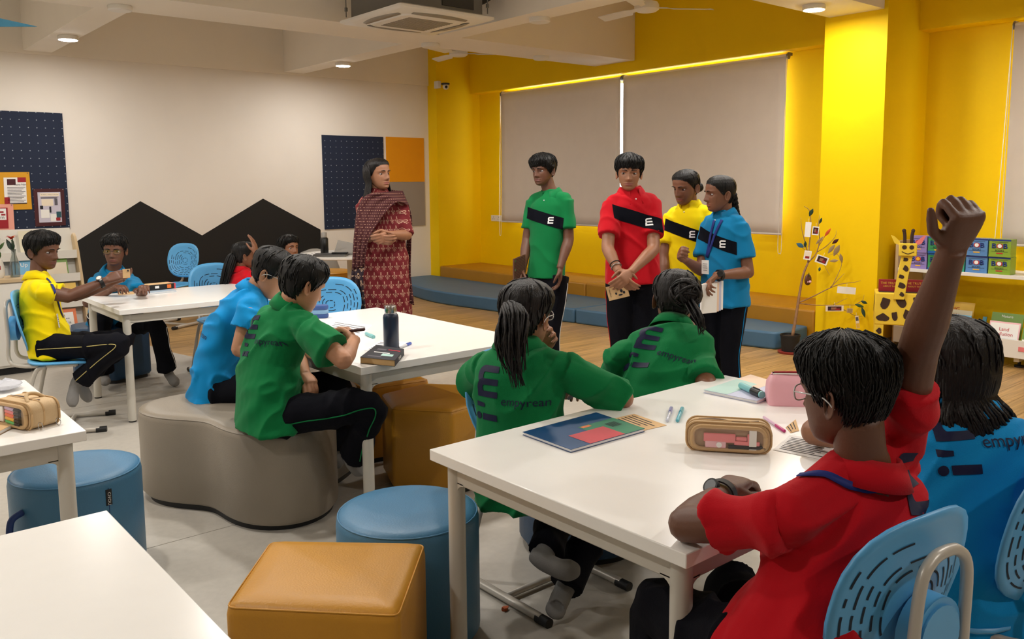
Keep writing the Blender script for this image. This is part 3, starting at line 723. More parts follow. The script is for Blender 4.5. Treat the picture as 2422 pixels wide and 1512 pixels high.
def person(label, J, shirt, skin='skin_brown', hair='boy', head_dir=(0, 1, 0), head_up=(0, 0, 1), front=None, s=1.0, face=True, hs=1.0, base=None,
           arms=('L', 'R'), hands={}, sleeve=.62, hairkw={}, hairmat='hair', trousers='trousers', legs=True, wid=1.0, vox=.009, foldamp=.009, seed=1, lip='lip_dark',
           chest=False, back=None, collar=True, waist=1.0, shirt_drop=.13, pipe=None, top='shirt', extra=None, look=0, hem_flare=1.0, upsl=.066, skirt=None):
    J = {k: np.asarray(v, float) for k, v in J.items()}
    org = np.array([J['pel'][0], J['pel'][1], 0.]) if base is None else np.asarray(base, float)
    root = empty('person', org, 0, label, 'person', 'people in the room')
    J['neck'] = J['neck']+unit(J['neck']-J['pel'])*.022*s; neck, pel = J['neck'], J['pel']; up = unit(neck-pel); fr = unit(front); lat = unit(np.cross(fr, up)); lats = unit(J['shR']-J['shL']) if 'shR' in J else lat
    sw = .165*s*wid
    for k, sg in (('shR', 1), ('shL', -1)):
        if k not in J: J[k] = neck+lat*sg*sw-up*.055*s
    lats = unit(J['shR']-J['shL']); sc = (J['shR']+J['shL'])/2
    fr2 = unit(np.cross(up, lats)); 
    mid = pel*.5+neck*.5-fr*.012*s if 'mid' not in J else J['mid']; sp = bez([pel, mid, neck], 10)
    def spine(t): return np.array([np.interp(t, np.linspace(0, 1, len(sp)), [q[i] for q in sp]) for i in range(3)])
    dn = unit(pel-mid)
    # ---- shirt
    g = MB(); R_ = []
    for t, w, d in ((-shirt_drop*2, .176*waist*hem_flare, .128*waist*hem_flare), (0, .172*waist, .125*waist), (.25, .160*waist, .118*waist), (.5, .160, .113), (.7, .165, .112), (.82, .160, .104), (.91, .125, .088), (.965, .086, .072), (1.0, .066, .062), (1.05, .060, .057)):
        c = (spine(t) if t <= 1 else neck+up*.025*s) if t >= 0 else pel+dn*(-t)*.5*s; k = np.clip(t*1.25, 0, 1); la = unit(lat*(1-k)+lats*k); f_ = unit(fr*(1-k)+fr2*k)
        if t > .75: c = c+(sc-spine(.87))*.0
        R_.append(ring(c, la, f_, w*s*wid, d*s))
    if skirt: R_ = [ring([pel[0], pel[1], z], lat, fr, w, d) for z, w, d in skirt]+R_[1:]
    g.loft(R_)
    for k, sg in (('R', 1), ('L', -1)):
        sh = J['sh'+k]; g.ball(sh+(sc-sh)*.14, .057*s, 12); g.tube([sc+up*.025*s, sh+(sc-sh)*.1], [.062*s, .056*s], 12)
        if k in arms:
            el = J['el'+k]; e = sh+(el-sh)*sleeve; g.tube([sh, sh+(el-sh)*sleeve*.5, e], [.057*s, (upsl-.004)*s, (upsl+.004)*s], 16)
    v, f, nn = voxel(g, vox, 4); v = fold(v, nn, foldamp, seed*3.1, up*.6+lat*.8)
    shirt_o = put(top, v, f, shirt, root, org)
    bv = BVHTree.FromPolygons([tuple(q) for q in v], f)
    # ---- trousers, piping, socks
    if legs:
        g = MB(); hw = .088*s
        wt = min(waist, 1)*.92; g.loft([ring(pel+up*.06*s, lat, fr, .12*s*wid*wt, .085*s*wt), ring(pel, lat, fr, .148*s*wid*wt, .105*s*wt), ring(pel-up*.07*s, lat, fr, .14*s*wid, .10*s)])
        lg = {}
        for k, sg in (('R', 1), ('L', -1)):
            hip = pel+lat*sg*hw-up*.03*s; kn, an = J['kn'+k], J['an'+k]; shin = unit(an-kn); hem = an-shin*.0*s
            th = bez([hip, hip*.45+kn*.55, kn, kn*.5+an*.5, hem], 4); rr = np.interp(np.linspace(0, 1, len(th)), [0, .25, .5, .75, 1], [.092*s, .08*s, .066*s, .062*s, .068*s])
            g.tube(th, list(rr), 16); lg[k] = th
        v, f, nn = voxel(g, vox, 5); v = fold(v, nn, foldamp*.9, seed*5.7+2, (0, 0, 1), 8)
        tr_o = put('trousers', v, f, trousers, root, org); bl = BVHTree.FromPolygons([tuple(q) for q in v], f)
        for k, sg in (('R', 1), ('L', -1)):
            if pipe:
                pts = []
                for q in lg[k]:
                    h = bl.ray_cast(Vector(q+lat*sg*.3), Vector(-lat*sg), .5)
                    if h[0] is not None: pts.append(np.array(h[0])+lat*sg*.001)
                if len(pts) > 4: o = MB().tube(bez(pts, 3), .0028*s, 6).build('piping', pipe, tr_o, 180, origin=org)
            if 'toe'+k in J:
                an, to = J['an'+k], J['toe'+k]; kn = J['kn'+k]; fd = unit(to-an); hl = an+unit(an-kn)*.045*s-fd*.045*s
                g = MB(); a2 = unit(np.cross(fd, unit(an-kn))); g.tube([an-unit(an-kn)*.05*s, an, an+unit(an-kn)*.03*s+fd*.005], [.036*s, .037*s, .036*s], 12)
                b0 = hl; mid_ = an+unit(an-kn)*.04*s+fd*.05*s
                g.tube(bez([b0+unit(kn-an)*.008, mid_, (mid_+to)/2+unit(an-kn)*.006*s, to], 4), [.026*s, .034*s, .037*s, .036*s, .035*s, .036*s, .037*s, .039*s, .04*s, .039*s, .034*s, .028*s, .018*s][:13], 14, ell=[.9]*13, side=unit(an-kn))
                v, f, nn = voxel(g, .006, 5); put('sock', v, f, 'sock', root, org)
    # ---- body: head, neck, arms and hands
    BV, BF, BM = [], [], []
    def addb(v, f, mi=None): o = len(BV); BV.extend([tuple(q) for q in v]); BF.extend([tuple(i+o for i in q) for q in f]); BM.extend(mi if mi else [0]*len(f))
    Rh = frame(head_dir, head_up); hc = J['head']; HS = s*hs
    W_ = lambda v: (np.asarray(v)*HS*np.array([1.07, 1.0, .97])) @ Rh.T + hc
    addb(W_(HV), HFACES, HMI)
    for sx in (1, -1): v, f = ear(sx); addb(W_(v), f)
    if face:
        for sx in (1, -1):                            # lids
            g = MB(); c = np.array([sx*.033, .0625, .001]); R1 = [[c+.0142*np.array([math.cos(a)*math.sin(b), math.cos(a)*math.cos(b), math.sin(a)]) for b in np.linspace(-1.4, 1.4, 11)] for a in np.linspace(.34, 1.3, 5)]
            g.loft(R1, closed=False); R1 = [[c+.0140*np.array([math.cos(a)*math.sin(b), math.cos(a)*math.cos(b), math.sin(a)]) for b in np.linspace(-1.4, 1.4, 11)] for a in np.linspace(-1.2, -.42, 4)]
            g.loft(R1, closed=False); addb(W_(g.v), g.f)
    g = MB(); nb = W_([(0, -.028, -.045)])[0]; nk = neck-up*.04*s-fr*.005*s
    g.tube(bez([nk-up*.05*s, nk+up*.03*s, (nk+nb)/2+up*.01*s, nb], 4), [.07*s]*4+[.052*s]*3+[.050*s]*6, 20); addb(g.v, g.f)
    g = MB(); g.loft([ring(spine(t), lat, fr, w*s, d*s, 16) for t, w, d in ((.05, .08, .05), (.5, .085, .05), (.8, .085, .045), (.93, .05, .035))]); addb(g.v, g.f)
    for k, sg in (('R', 1), ('L', -1)):
        if k not in arms: continue
        sh, el, wr = J['sh'+k], J['el'+k], J['wr'+k]; g = MB(); fd = unit(wr-el)
        pth = [sh, sh*.5+el*.5, el*.96+sh*.04, el*.92+wr*.08, el*.7+wr*.3, wr*.85+el*.15, wr+fd*.012*s]
        g.tube(pth, [.040*s, .041*s, .039*s, .0385*s, .039*s, .027*s, .0245*s], 16); g.ball(el, .0385*s, 12)
        h = hands.get(k, {}); 
        hd = h.get('d', fd); pm_ = h.get('palm', -np.cross(fd, UP)*sg if abs(fd[2]) < .9 else -lat*sg)
        hand(g, wr, hd, np.asarray(pm_, float), h.get('curl', .35), h.get('thumb', .5), s*h.get('s', .98), h.get('spread', .1), h.get('side', sg), h.get('curls'))
        v, f, nn = voxel(g, h.get('vox', .0048), 3); addb(v, f)
    body_o = put('body', BV, BF, [skin, lip], root, org, BM)
    if face:
        for sx in (1, -1):
            g = MB(); c = np.array([sx*.033, .0625, .001]); n = 16; lk = look
            dv = unit(np.array([math.sin(lk), math.cos(lk), -.02])); Rr = frame(dv); rings = []; mi = []
            for a in (0.02, .22, .46, .50, .7, 1.1, 1.5): rings.append([c+Rr@(.0128*np.array([math.sin(a)*math.cos(q), math.cos(a), math.sin(a)*math.sin(q)])) for q in np.arange(n)*2*PI/n])
            g.loft(rings, cap=(1, 0)); mi = [0 if i >= 3*n else 1 for i in range(6*n)]+[1]
            put('eye', W_(g.v), g.f, ['eye_white', 'iris'], body_o, org, mi)
            g = MB(); pts = [head_pt(math.asin(np.clip(sx*x/.095, -1, 1)), z)*[0, 1, 0]+[sx*x, 0.0015, z] for x, z in ((.014, .0195), (.024, .0235), (.036, .0255), (.047, .0215))]
            g.tube(bez(pts, 3), list(np.interp(np.linspace(0, 1, 10), [0, .3, 1], [.0032, .0036, .0012])), 6); put('eyebrow', W_(g.v), g.f, hairmat, body_o, org)
    # ---- hair
    kw = dict(hairkw); nl = kw.pop('locks', 260); lr = kw.pop('lr', .0028); ll = kw.pop('len', .05); dr = kw.pop('drop', .012); lf = kw.pop('lift', .005)
    v, f, P, K, zz = hair_cap(hair, seed=seed, **kw); g = MB(); g.add(v, f); locks(g, P, K, zz, nl, seed, ll, lf, lr, drop=dr, skip=hair == 'girl')
    if extra: extra(g, W_, np.asarray(Rh), HS)
    vv = W_(g.v)
    if getattr(g, 'tail', None): o = len(vv); tv, tf = g.tail; vv = np.concatenate([vv, tv]); ff = g.f+[tuple(i+o for i in q) for q in tf]
    else: ff = g.f
    put('hair', vv, ff, hairmat, root, org)
    # ---- collar
    if collar:
        g = MB(); ca, cb = [], []; cax = unit(up*.8+unit(nb-nk)*.6); cl_ = unit(lats-cax*np.dot(lats, cax)); cf = np.cross(cax, cl_); cc = neck+up*.008*s
        prof = [(.062, -.022), (.059, .018), (.065, .026), (.077, .008), (.094, -.026)]
        rings = []
        for q in np.linspace(math.radians(22), math.radians(338), 36):
            dirv = cf*math.cos(q)+cl_*math.sin(q); fw = max(0, math.cos(q)); tip = np.clip((fw-.55)/.37, 0, 1)
            rings.append([cc+dirv*(r*s*(1+.10*fw))+cax*(h-.03*fw-(.028*tip if i >= 3 else 0)-(.012*tip if i == 4 else 0))*s for i, (r, h) in enumerate(prof)])
        g.loft(rings, closed=False); o = g.build('collar', shirt, root, 180, origin=org); sl = o.modifiers.new('s', 'SOLIDIFY'); sl.thickness = .003; o.parent = shirt_o
    # ---- prints
    if chest:
        O = spine(.68); X = -lats; Y = up; N = fr2
        st = []; n = 16
        y0, y1, hw_ = chest if isinstance(chest, tuple) else (.04, -.06, .042)
        xs = np.linspace(-.15, .15, n)*s; a = [(x, np.interp(x, [-.17*s, .17*s], [y0*s, y1*s])+hw_*s) for x in xs]; b = [(x, y-2*hw_*s) for x, y in a]
        vv = a+b; ff = [(i, n+i, n+i+1, i+1) for i in range(n-1)]
        project('chest_stripe', vv, ff, 'decal_navy', bv, O, X, Y, N, shirt_o, org)
        a, b = logo_m(); a = (a-[.5, .4])*.048*s; a = np.stack([-a[:, 1], a[:, 0]], 1)
        cx_ = .068*s; a = a+[cx_, np.interp(cx_, [-.17*s, .17*s], [y0*s, y1*s])]; project('chest_emblem', a, b, 'decal_white', bv, O, X, Y, N, shirt_o, org, off=.0042)
        g = MB()
        for yy in (.175, .115):
            h = bv.ray_cast(Vector(O+Y*yy*s+N*.3), Vector(-N), .6)
            if h[0] is not None and yy < .12: put('button', *(lambda q: (q.v, q.f))(MB().ball(np.array(h[0])+N*.001, (.005*s, .005*s, .005*s), 8)), 'decal_white', shirt_o, org)
    if back:
        bt, bx_, by_, bs, rot = back; O = spine(bt); X = lats; Y = up; N = -fr2; ca, sa = math.cos(rot), math.sin(rot)
        def rt(p): p = np.asarray(p, float); return np.stack([p[:, 0]*ca-p[:, 1]*sa+bx_, p[:, 0]*sa+p[:, 1]*ca+by_], 1)
        a, b = logo_im(); a = a*.105*bs; a = np.stack([-a[:, 1], a[:, 0]], 1); project('back_emblem', rt(a+[.0, -.06*bs]), b, 'decal_print', bv, O, X, Y, N, shirt_o, org)
        a, b = text_polys('empyrean', .038*bs); a = a[:, :2]; 
        project('back_lettering', rt(a+[.012*bs, -.005*bs]), b, 'decal_print', bv, O, X, Y, N, shirt_o, org, off=.0035)
    return dict(root=root, org=org, bv=bv, W=W_, Rh=Rh, J=J, s=s, HS=HS, lats=lats, up=up, fr=fr2, spine=spine)
def hd(deg, pitch=0):                                 # heading: 0 toward the camera, 90 picture right, 180 away
    a = math.radians(deg); p = math.radians(pitch); return (-FWD*math.cos(a)+RGT*math.sin(a))*math.cos(p)+UP*math.sin(p)
def tilt(deg): return unit(UP+RGT*math.tan(math.radians(deg)))          # lean of the head toward picture right

def glasses(P, mtl='spectacle'):
    g = MB(); 
    for sx in (1, -1):
        c = np.array([sx*.0335, .088, -.001]); g.tube([c+np.array([.0255*math.copysign(abs(math.cos(q))**.8, math.cos(q)), -.004*abs(math.cos(q))**2*(1 if sx*math.cos(q) > 0 else 0), .0185*math.copysign(abs(math.sin(q))**.8, math.sin(q))]) for q in np.linspace(0, 2*PI, 25)], .0017, 6)
        g.tube(bez([(sx*.059, .084, .004), (sx*.0715, .055, .006), (sx*.0785, .0, .004), (sx*.08, -.022, -.006), (sx*.078, -.035, -.022)], 4), .0017, 6)
    g.tube(bez([(-.009, .091, .002), (0, .097, .004), (.009, .091, .002)], 4), .0017, 6)
    go = put('glasses', P['W'](g.v), g.f, mtl, P['root'], P['org'])
    for sx in (1, -1):
        g = MB(); c = np.array([sx*.0335, .0885, -.001]); g.add([c+np.array([.025*math.copysign(abs(math.cos(q))**.8, math.cos(q)), 0, .018*math.copysign(abs(math.sin(q))**.8, math.sin(q))]) for q in np.arange(24)*2*PI/24], [tuple(range(24))]); put('lens', P['W'](g.v), g.f, 'thin_glass', go, P['org'])
def wrist_watch(P, k, face='offwhite', band='rubber', fcol=None):
    J = P['J']; fd = unit(J['wr'+k]-J['el'+k]); c = J['wr'+k]-fd*.03*P['s']; a = unit(np.cross(fd, UP)); b = np.cross(a, fd); r = .0325*P['s']
    rings = [[c+fd*h+(a*math.cos(q)+b*math.sin(q))*rr for q in np.arange(24)*2*PI/24] for h, rr in ((-.011, r), (-.011, r+.004), (.011, r+.004), (.011, r), (-.011, r))]
    ws = put('watch_strap', *(lambda g: (g.v, g.f))(MB().loft(rings, cap=(0, 0))), band, P['root'], P['org'], smooth=40)
    o = unit(fcol) if fcol is not None else b
    put('watch_case', *(lambda g: (g.v, g.f))(MB().tube([c+o*(r+.002), c+o*(r+.013)], .0195*P['s'], 20)), band if face != 'silver' else 'steel', ws, P['org'], smooth=40)
    put('watch_face', *(lambda g: (g.v, g.f))(MB().tube([c+o*(r+.013), c+o*(r+.0135)], .0155*P['s'], 20)), 'black_plastic' if face != 'silver' else 'offwhite', ws, P['org'], smooth=40)

# ---------------------------------------------------------------- who is in the room
def stand(J, front, s, spreadx=.095, toe=.14, knee=(0, 0), ank=((0, 0), (0, 0))):
    lat = unit(np.cross(front, UP)); p = J['pel']
    for k, sg, a in (('R', 1, ank[0]), ('L', -1, ank[1])):
        J['an'+k] = np.array([p[0], p[1], .075])+lat*(sg*spreadx*s+a[0])+front*a[1]; J['kn'+k] = p*.47+J['an'+k]*.53+front*.02+lat*sg*.02
        J['toe'+k] = J['an'+k]+unit(front+lat*sg*.25)*toe*s+np.array([0, 0, -.045])
    return J
def down(p, z, off=(0, 0)): return np.array([p[0]+off[0], p[1]+off[1], z])
A = at
SIT = {}
# --- standing: boy in green
fr = hd(-28)
P8 = person('standing boy in green polo holding a brown striped folder', stand(dict(pel=A(1292, 640, 5.9), neck=A(1302, 464, 5.9), head=A(1284, 404, 5.86), shR=A(1262, 476, 5.97), shL=A(1339, 473, 5.83),
    elR=A(1247, 568, 5.98), wrR=A(1236, 640, 5.86), elL=A(1345, 568, 5.82), wrL=A(1325, 632, 5.74)), fr, .97, ank=((0, 0), (.0, .1))), 'shirt_green', 'skin_dark', 'fringe', hd(-38, -3), tilt(-2), fr, .97,
    hairkw=dict(th_top=.03, th_side=.012, locks=420, drop=.016, lr=.0022), hands={'R': dict(curl=.9, palm=hd(80)), 'L': dict(curl=.3, palm=hd(-90), d=(0, 0, -1))}, chest=(.04, -.06, .042), seed=8, pipe='decal_white', upsl=.058, waist=.9, wid=.9, look=.1, shirt_drop=.05, sleeve=.72, foldamp=.005, hs=.9)
# --- standing: boy in red
fr = hd(-8)
P9 = person('standing boy in red polo with both hands clasped in front', stand(dict(pel=A(1498, 655, 5.28), neck=A(1492, 462, 5.28), head=A(1488, 409, 5.24), shR=A(1445, 481, 5.25), shL=A(1543, 479, 5.3),
    elR=A(1437, 588, 5.14), wrR=A(1462, 640, 5.04), elL=A(1546, 590, 5.16), wrL=A(1493, 643, 5.02)), fr, 1.0), 'shirt_red', 'skin_mid', 'fringe', hd(-8, -4), tilt(2), fr, 1.0,
    hairkw=dict(th_top=.022, th_side=.010, locks=420, drop=.012, lr=.0022), hands={'R': dict(curl=.35, palm=hd(140), d=A(1481, 668, 5.0)-A(1462, 640, 5.04)), 'L': dict(curl=.35, palm=hd(180), d=A(1468, 668, 4.96)-A(1493, 643, 5.02))}, chest=(.05, -.065, .044), seed=9, waist=1.02, lip='lip_mid', pipe='shirt_red', look=.25, shirt_drop=.04, sleeve=.72, foldamp=.005, hs=.92)
# --- standing: girl in yellow
fr = hd(-32)
def low_bun(g, W_, Rh, HS):
    for i in range(46):
        a = i*2.4; g.tube(bez([np.array([0, -.10, -.03])+np.array([.03*math.cos(a+t), -.022+.018*math.sin(a*1.7), .03*math.sin(a+t)]) for t in (0, 1, 2, 3)], 3), .006, 6)
    g.ball((0, -.118, -.03), .033, 14)
P10 = person('standing girl in yellow polo looking down, hair in a low bun', stand(dict(pel=A(1628, 668, 5.6), neck=A(1631, 492, 5.6), head=A(1622, 443, 5.56), shR=A(1590, 509, 5.68), shL=A(1678, 507, 5.52),
    elR=A(1570, 608, 5.62), wrR=A(1572, 690, 5.5), elL=A(1690, 600, 5.52), wrL=A(1665, 665, 5.48)), fr, .95), 'shirt_yellow', 'skin_brown', 'girl', hd(-52, -12), tilt(3), fr, .95,
    hairkw=dict(th_top=.010, th_side=.007, locks=60, lift=.002), extra=low_bun, chest=(.04, -.075, .042), seed=10, lip='lip_mid', look=-.1, sleeve=.7, foldamp=.005)
# --- standing: girl in blue with braid
fr = hd(-50)
def braid(g, W_, Rh, HS):
    t = MB(); w0 = W_([(-.012, -.088, -.005)])[0]; path = bez([w0, A(1741, 500, 5.36), A(1752, 530, 5.4), A(1766, 572, 5.42), A(1772, 602, 5.44)], 8)
    n = len(path)
    for st in range(3):
        pts = []; 
        for i, p in enumerate(path):
            f_ = i/(n-1); a = f_*34+st*2*PI/3; pts.append(p+RGT*(.013*(1-.45*f_))*math.sin(a)+FWD*.010*(1-.4*f_)*math.sin(2*a))
        t.tube(pts, list(np.linspace(.0155, .007, n)), 7)
    g.tail = (np.array(t.v), t.f)
P11 = person('standing girl in blue polo with a long braid, holding books', stand(dict(pel=A(1713, 690, 5.3), neck=A(1713, 512, 5.3), head=A(1702, 459, 5.26), shR=A(1676, 529, 5.40), shL=A(1750, 530, 5.2),
    elR=A(1658, 640, 5.34), wrR=A(1622, 616, 5.12), elL=A(1770, 645, 5.17), wrL=A(1694, 652, 5.03)), fr, .94), 'shirt_teal', 'skin_brown', 'girl', hd(-82, -2), tilt(-2), fr, .94,
    hairkw=dict(th_top=.010, th_side=.008, locks=60, lift=.002), extra=braid, hands={'R': dict(curl=.75, palm=hd(60), d=A(1600, 596, 5.05)-A(1622, 616, 5.12), thumb=.9), 'L': dict(curl=.5, palm=hd(110), d=A(1667, 676, 4.97)-A(1694, 652, 5.03))}, chest=(.04, -.075, .042), seed=11, lip='lip_mid', pipe='shirt_blue', hem_flare=1.02, shirt_drop=.10, sleeve=.72, foldamp=.005)
wrist_watch(P11, 'L', fcol=hd(-10, 20))
# --- teacher
fr = hd(14)
def shoulder_hair(g, W_, Rh, HS):
    t = MB(); rs = random.Random(4)
    for i in range(130):
        a = math.radians(85+190*rs.random()); z0 = .03+.05*rs.random(); p = head_pt(a, z0, .012)
        loc = [p, head_pt(a, -.01, .022), head_pt(a, -.06, .026)*[1, 1, 1]+[0, -.012, 0]]
        q = [W_([x])[0] for x in loc]; e = q[-1]; o = unit((e-W_([(0, -.03, -.06)])[0])*[1, 1, 0])
        q += [e+o*.014+np.array([0, 0, -.06]), e+o*(.02+.02*rs.random())+np.array([0, 0, -.12-.05*rs.random()])]
        q = bez(q, 3); t.tube(q, [.009*(1-.7*(k/(len(q)-1))**2) for k in range(len(q))], 5)
    g.tail = (np.array(t.v), t.f)
mk('kurta_base', (122, 18, 26), .8)
def motif_mat(name, base, ink, sx, sz, kind, zoff=0.0):
    m = mat(name, base, .85, bump=.15, bscale=220); nt = m.node_tree; L = nt.links.new; b = nt.nodes['Principled BSDF']
    tc = nt.nodes.new('ShaderNodeTexCoord'); sp = nt.nodes.new('ShaderNodeSeparateXYZ'); L(tc.outputs['Object'], sp.inputs[0])
    def mth(op, a, c=None):
        n = nt.nodes.new('ShaderNodeMath'); n.operation = op
        for i, q in enumerate((a, c)):
            if q is None: continue
            if isinstance(q, (int, float)): n.inputs[i].default_value = q
            else: L(q, n.inputs[i])
        return n.outputs[0]
    # unroll around the body: angle * radius
    ang = mth('ARCTAN2', sp.outputs[0], mth('MULTIPLY', sp.outputs[1], -1)); u = mth('MULTIPLY', ang, .19/sx); v = mth('MULTIPLY', sp.outputs[2], 1/sz)
    row = mth('FLOOR', v); u2 = mth('ADD', u, mth('MULTIPLY', mth('MODULO', row, 2), .5))
    fx = mth('SUBTRACT', mth('FRACT', u2), .5); fy = mth('SUBTRACT', mth('FRACT', v), .5)
    if kind == 'flower':
        a2 = mth('ARCTAN2', fx, mth('ADD', fy, .12)); r2 = mth('POWER', mth('ADD', mth('POWER', mth('MULTIPLY', fx, 1), 2), mth('POWER', mth('ADD', fy, .12), 2)), .5)
        pet = mth('ADD', .22, mth('MULTIPLY', mth('COSINE', mth('MULTIPLY', a2, 5)), .13))
        k1 = mth('LESS_THAN', mth('ABSOLUTE', mth('SUBTRACT', r2, pet)), .055); up_ = mth('GREATER_THAN', fy, -.33); k1 = mth('MULTIPLY', k1, up_)
        st = mth('MULTIPLY', mth('LESS_THAN', mth('ABSOLUTE', fx), .03), mth('LESS_THAN', fy, -.05)); bud = mth('LESS_THAN', mth('ADD', mth('ABSOLUTE', fx), mth('ABSOLUTE', mth('SUBTRACT', fy, .34))), .10)
        k = mth('MAXIMUM', mth('MAXIMUM', k1, mth('MULTIPLY', st, mth('GREATER_THAN', fy, -.42))), bud)
    else:
        k = mth('LESS_THAN', mth('ADD', mth('POWER', mth('MULTIPLY', fx, 1.3), 2), mth('POWER', mth('MULTIPLY', fy, 2.4), 2)), .11)
    mx = nt.nodes.new('ShaderNodeMix'); mx.data_type = 'RGBA'; mx.inputs['A'].default_value = (*lin(base), 1); mx.inputs['B'].default_value = (*lin(ink), 1)
    L(k, mx.inputs['Factor']); L(mx.outputs['Result'], b.inputs['Base Color']); M[name] = m
motif_mat('kurta', (106, 12, 22), (184, 146, 124), .062, .064, 'flower'); motif_mat('dupatta_print', (64, 14, 18), (150, 112, 94), .02, .019, 'dash'); motif_mat('dupatta_border', (36, 18, 30), (196, 160, 130), .04, .05, 'flower')
P7 = person('woman teacher in long red patterned kurta with shawl, hands clasped', dict(pel=A(908, 610, 6.0), neck=A(897, 463, 6.0), head=A(895, 414, 5.97), shR=A(858, 484, 5.98), shL=A(948, 484, 6.03),
    elR=A(862, 562, 5.92), wrR=A(890, 560, 5.78), elL=A(962, 556, 5.95), wrL=A(925, 555, 5.78)), 'kurta', 'skin_mid', 'girl', hd(52, 6), tilt(-3), fr, 1.0, base=down(A(905, 610, 6.0), 0), legs=False,
    skirt=[(.28, .20, .16), (.5, .195, .155), (.72, .185, .15)], sleeve=1.0, upsl=.05, collar=False, hairkw=dict(th_top=.014, th_side=.012, locks=80, lift=.003), hairmat='hair_brown', extra=shoulder_hair, top='kurta',
    hands={'R': dict(curl=.45, palm=hd(100), d=A(908, 568, 5.72)-A(890, 560, 5.78)), 'L': dict(curl=.55, palm=hd(-150), d=A(900, 566, 5.7)-A(925, 555, 5.78))}, seed=7, lip='lip_mid', foldamp=.005, look=.0, hs=.93)
org = P7['org']
for sx in (1, -1):
    e = P7['W']([(sx*.076, -.012, -.05)])[0]; put('earring', *(lambda g: (g.v, g.f))(MB().ball(e, .006, 10)), 'offwhite', P7['root'], org)
g = MB()                                              # palazzo trousers and feet under the kurta
for sx in (-.08, .08): g.tube([down(org, .5)+RGT*sx, down(org, .3)+RGT*sx, down(org, .06)+RGT*sx], [.1, .1, .11], 16)
g.build('trousers', 'kurta_base', P7['root'], 60, origin=org)
for sx in (-.08, .08): put('foot', *(lambda g: (g.v, g.f))(MB().tube(bez([down(org, .05)+RGT*sx+FWD*.05, down(org, .045)+RGT*sx, down(org, .03)+RGT*sx-FWD*.16], 4), [.03, .036, .038, .04, .042, .042, .042, .038, .02], 12)), 'skin_mid', P7['root'], org)
def sheet(name, L_, R_, mtl, n=26, m=18, wave=.012, waves=5, parent=None, origin=(0, 0, 0), thick=.004):
    a, b = bez(L_, 8), bez(R_, 8); ia = np.linspace(0, len(a)-1, n).astype(int); ib = np.linspace(0, len(b)-1, n).astype(int); rows = []
    for i in range(n):
        p, q = a[ia[i]], b[ib[i]]; rows.append([p+(q-p)*t-FWD*wave*math.sin(t*waves*PI+.4*math.sin(i*.3))*min(1, i/6) for t in np.linspace(0, 1, m)])
    g = MB().loft(rows, closed=False); o = g.build(name, mtl, parent, 180, origin=origin); s_ = o.modifiers.new('s', 'SOLIDIFY'); s_.thickness = thick; return o
D0 = 5.83
r7 = P7['root']
# shawl: across the chest from the far shoulder, then falling down her right side
sheet('shawl', [A(952, 452, 6.06), A(905, 456, 5.87), A(868, 462, 5.88), A(848, 490, 5.88), A(840, 540, 5.84), A(836, 590, 5.82), A(833, 640, 5.82)], [A(966, 486, 5.98), A(940, 478, 5.86), A(914, 500, 5.81), A(894, 528, 5.79), A(875, 560, 5.76), A(866, 600, 5.77), A(862, 632, 5.78)], 'dupatta_print', n=34, parent=r7, origin=org, wave=.008, waves=6)
sheet('shawl_border', [A(833, 640, 5.82), A(831, 662, 5.82), A(842, 690, 5.84), A(846, 735, 5.86)], [A(862, 632, 5.78), A(858, 660, 5.79), A(860, 690, 5.8), A(866, 735, 5.83)], 'dupatta_border', n=14, m=14, parent=r7, origin=org, wave=.014, waves=5)
sheet('shawl_back', [A(952, 452, 6.06), A(905, 448, 6.1), A(868, 456, 6.08), A(846, 492, 6.08), A(838, 560, 6.05), A(834, 640, 6.02)], [A(966, 490, 6.1), A(910, 500, 6.16), A(870, 505, 6.14), A(858, 530, 6.12), A(852, 580, 6.08), A(850, 640, 6.05)], 'dupatta_print', parent=r7, origin=org, wave=.006)
sheet('shawl_tail', [A(955, 470, 6.1), A(966, 520, 6.12), A(962, 580, 6.1), A(961, 640, 6.05), A(962, 715, 6.02)], [A(966, 480, 6.08), A(974, 520, 6.1), A(973, 580, 6.06), A(972, 650, 6.03), A(979, 722, 6.0)], 'dupatta_print', parent=r7, origin=org, m=8, wave=.006)

# --- seated: boy in yellow
fr = hd(94)
P1 = person('seated boy in yellow polo reaching both arms over the table', dict(pel=A(118, 812, 5.25), neck=A(92, 662, 5.25), head=A(102, 594, 5.25), shR=A(88, 688, 5.1), shL=A(104, 684, 5.4), elR=A(160, 703, 5.18), wrR=A(250, 664, 5.3), elL=A(178, 700, 5.45), wrL=A(262, 672, 5.5),
    knR=A(284, 815, 5.14), anR=A(190, 898, 5.18), toeR=A(172, 962, 5.12), knL=A(300, 805, 5.36), anL=A(205, 888, 5.38), toeL=A(212, 950, 5.34)), 'shirt_yellow', 'skin_dark', 'boy', hd(80, -6), tilt(2), fr, .95,
    hairkw=dict(th_top=.026, th_side=.011, locks=420, lr=.0022), hands={'R': dict(curl=.5, palm=-UP*.5+FWD), 'L': dict(curl=.3, palm=UP)}, seed=1, pipe='piping_pale', upsl=.064, sleeve=.55, shirt_drop=.10)
wrist_watch(P1, 'R', 'silver', 'rubber', fcol=hd(0, 50))
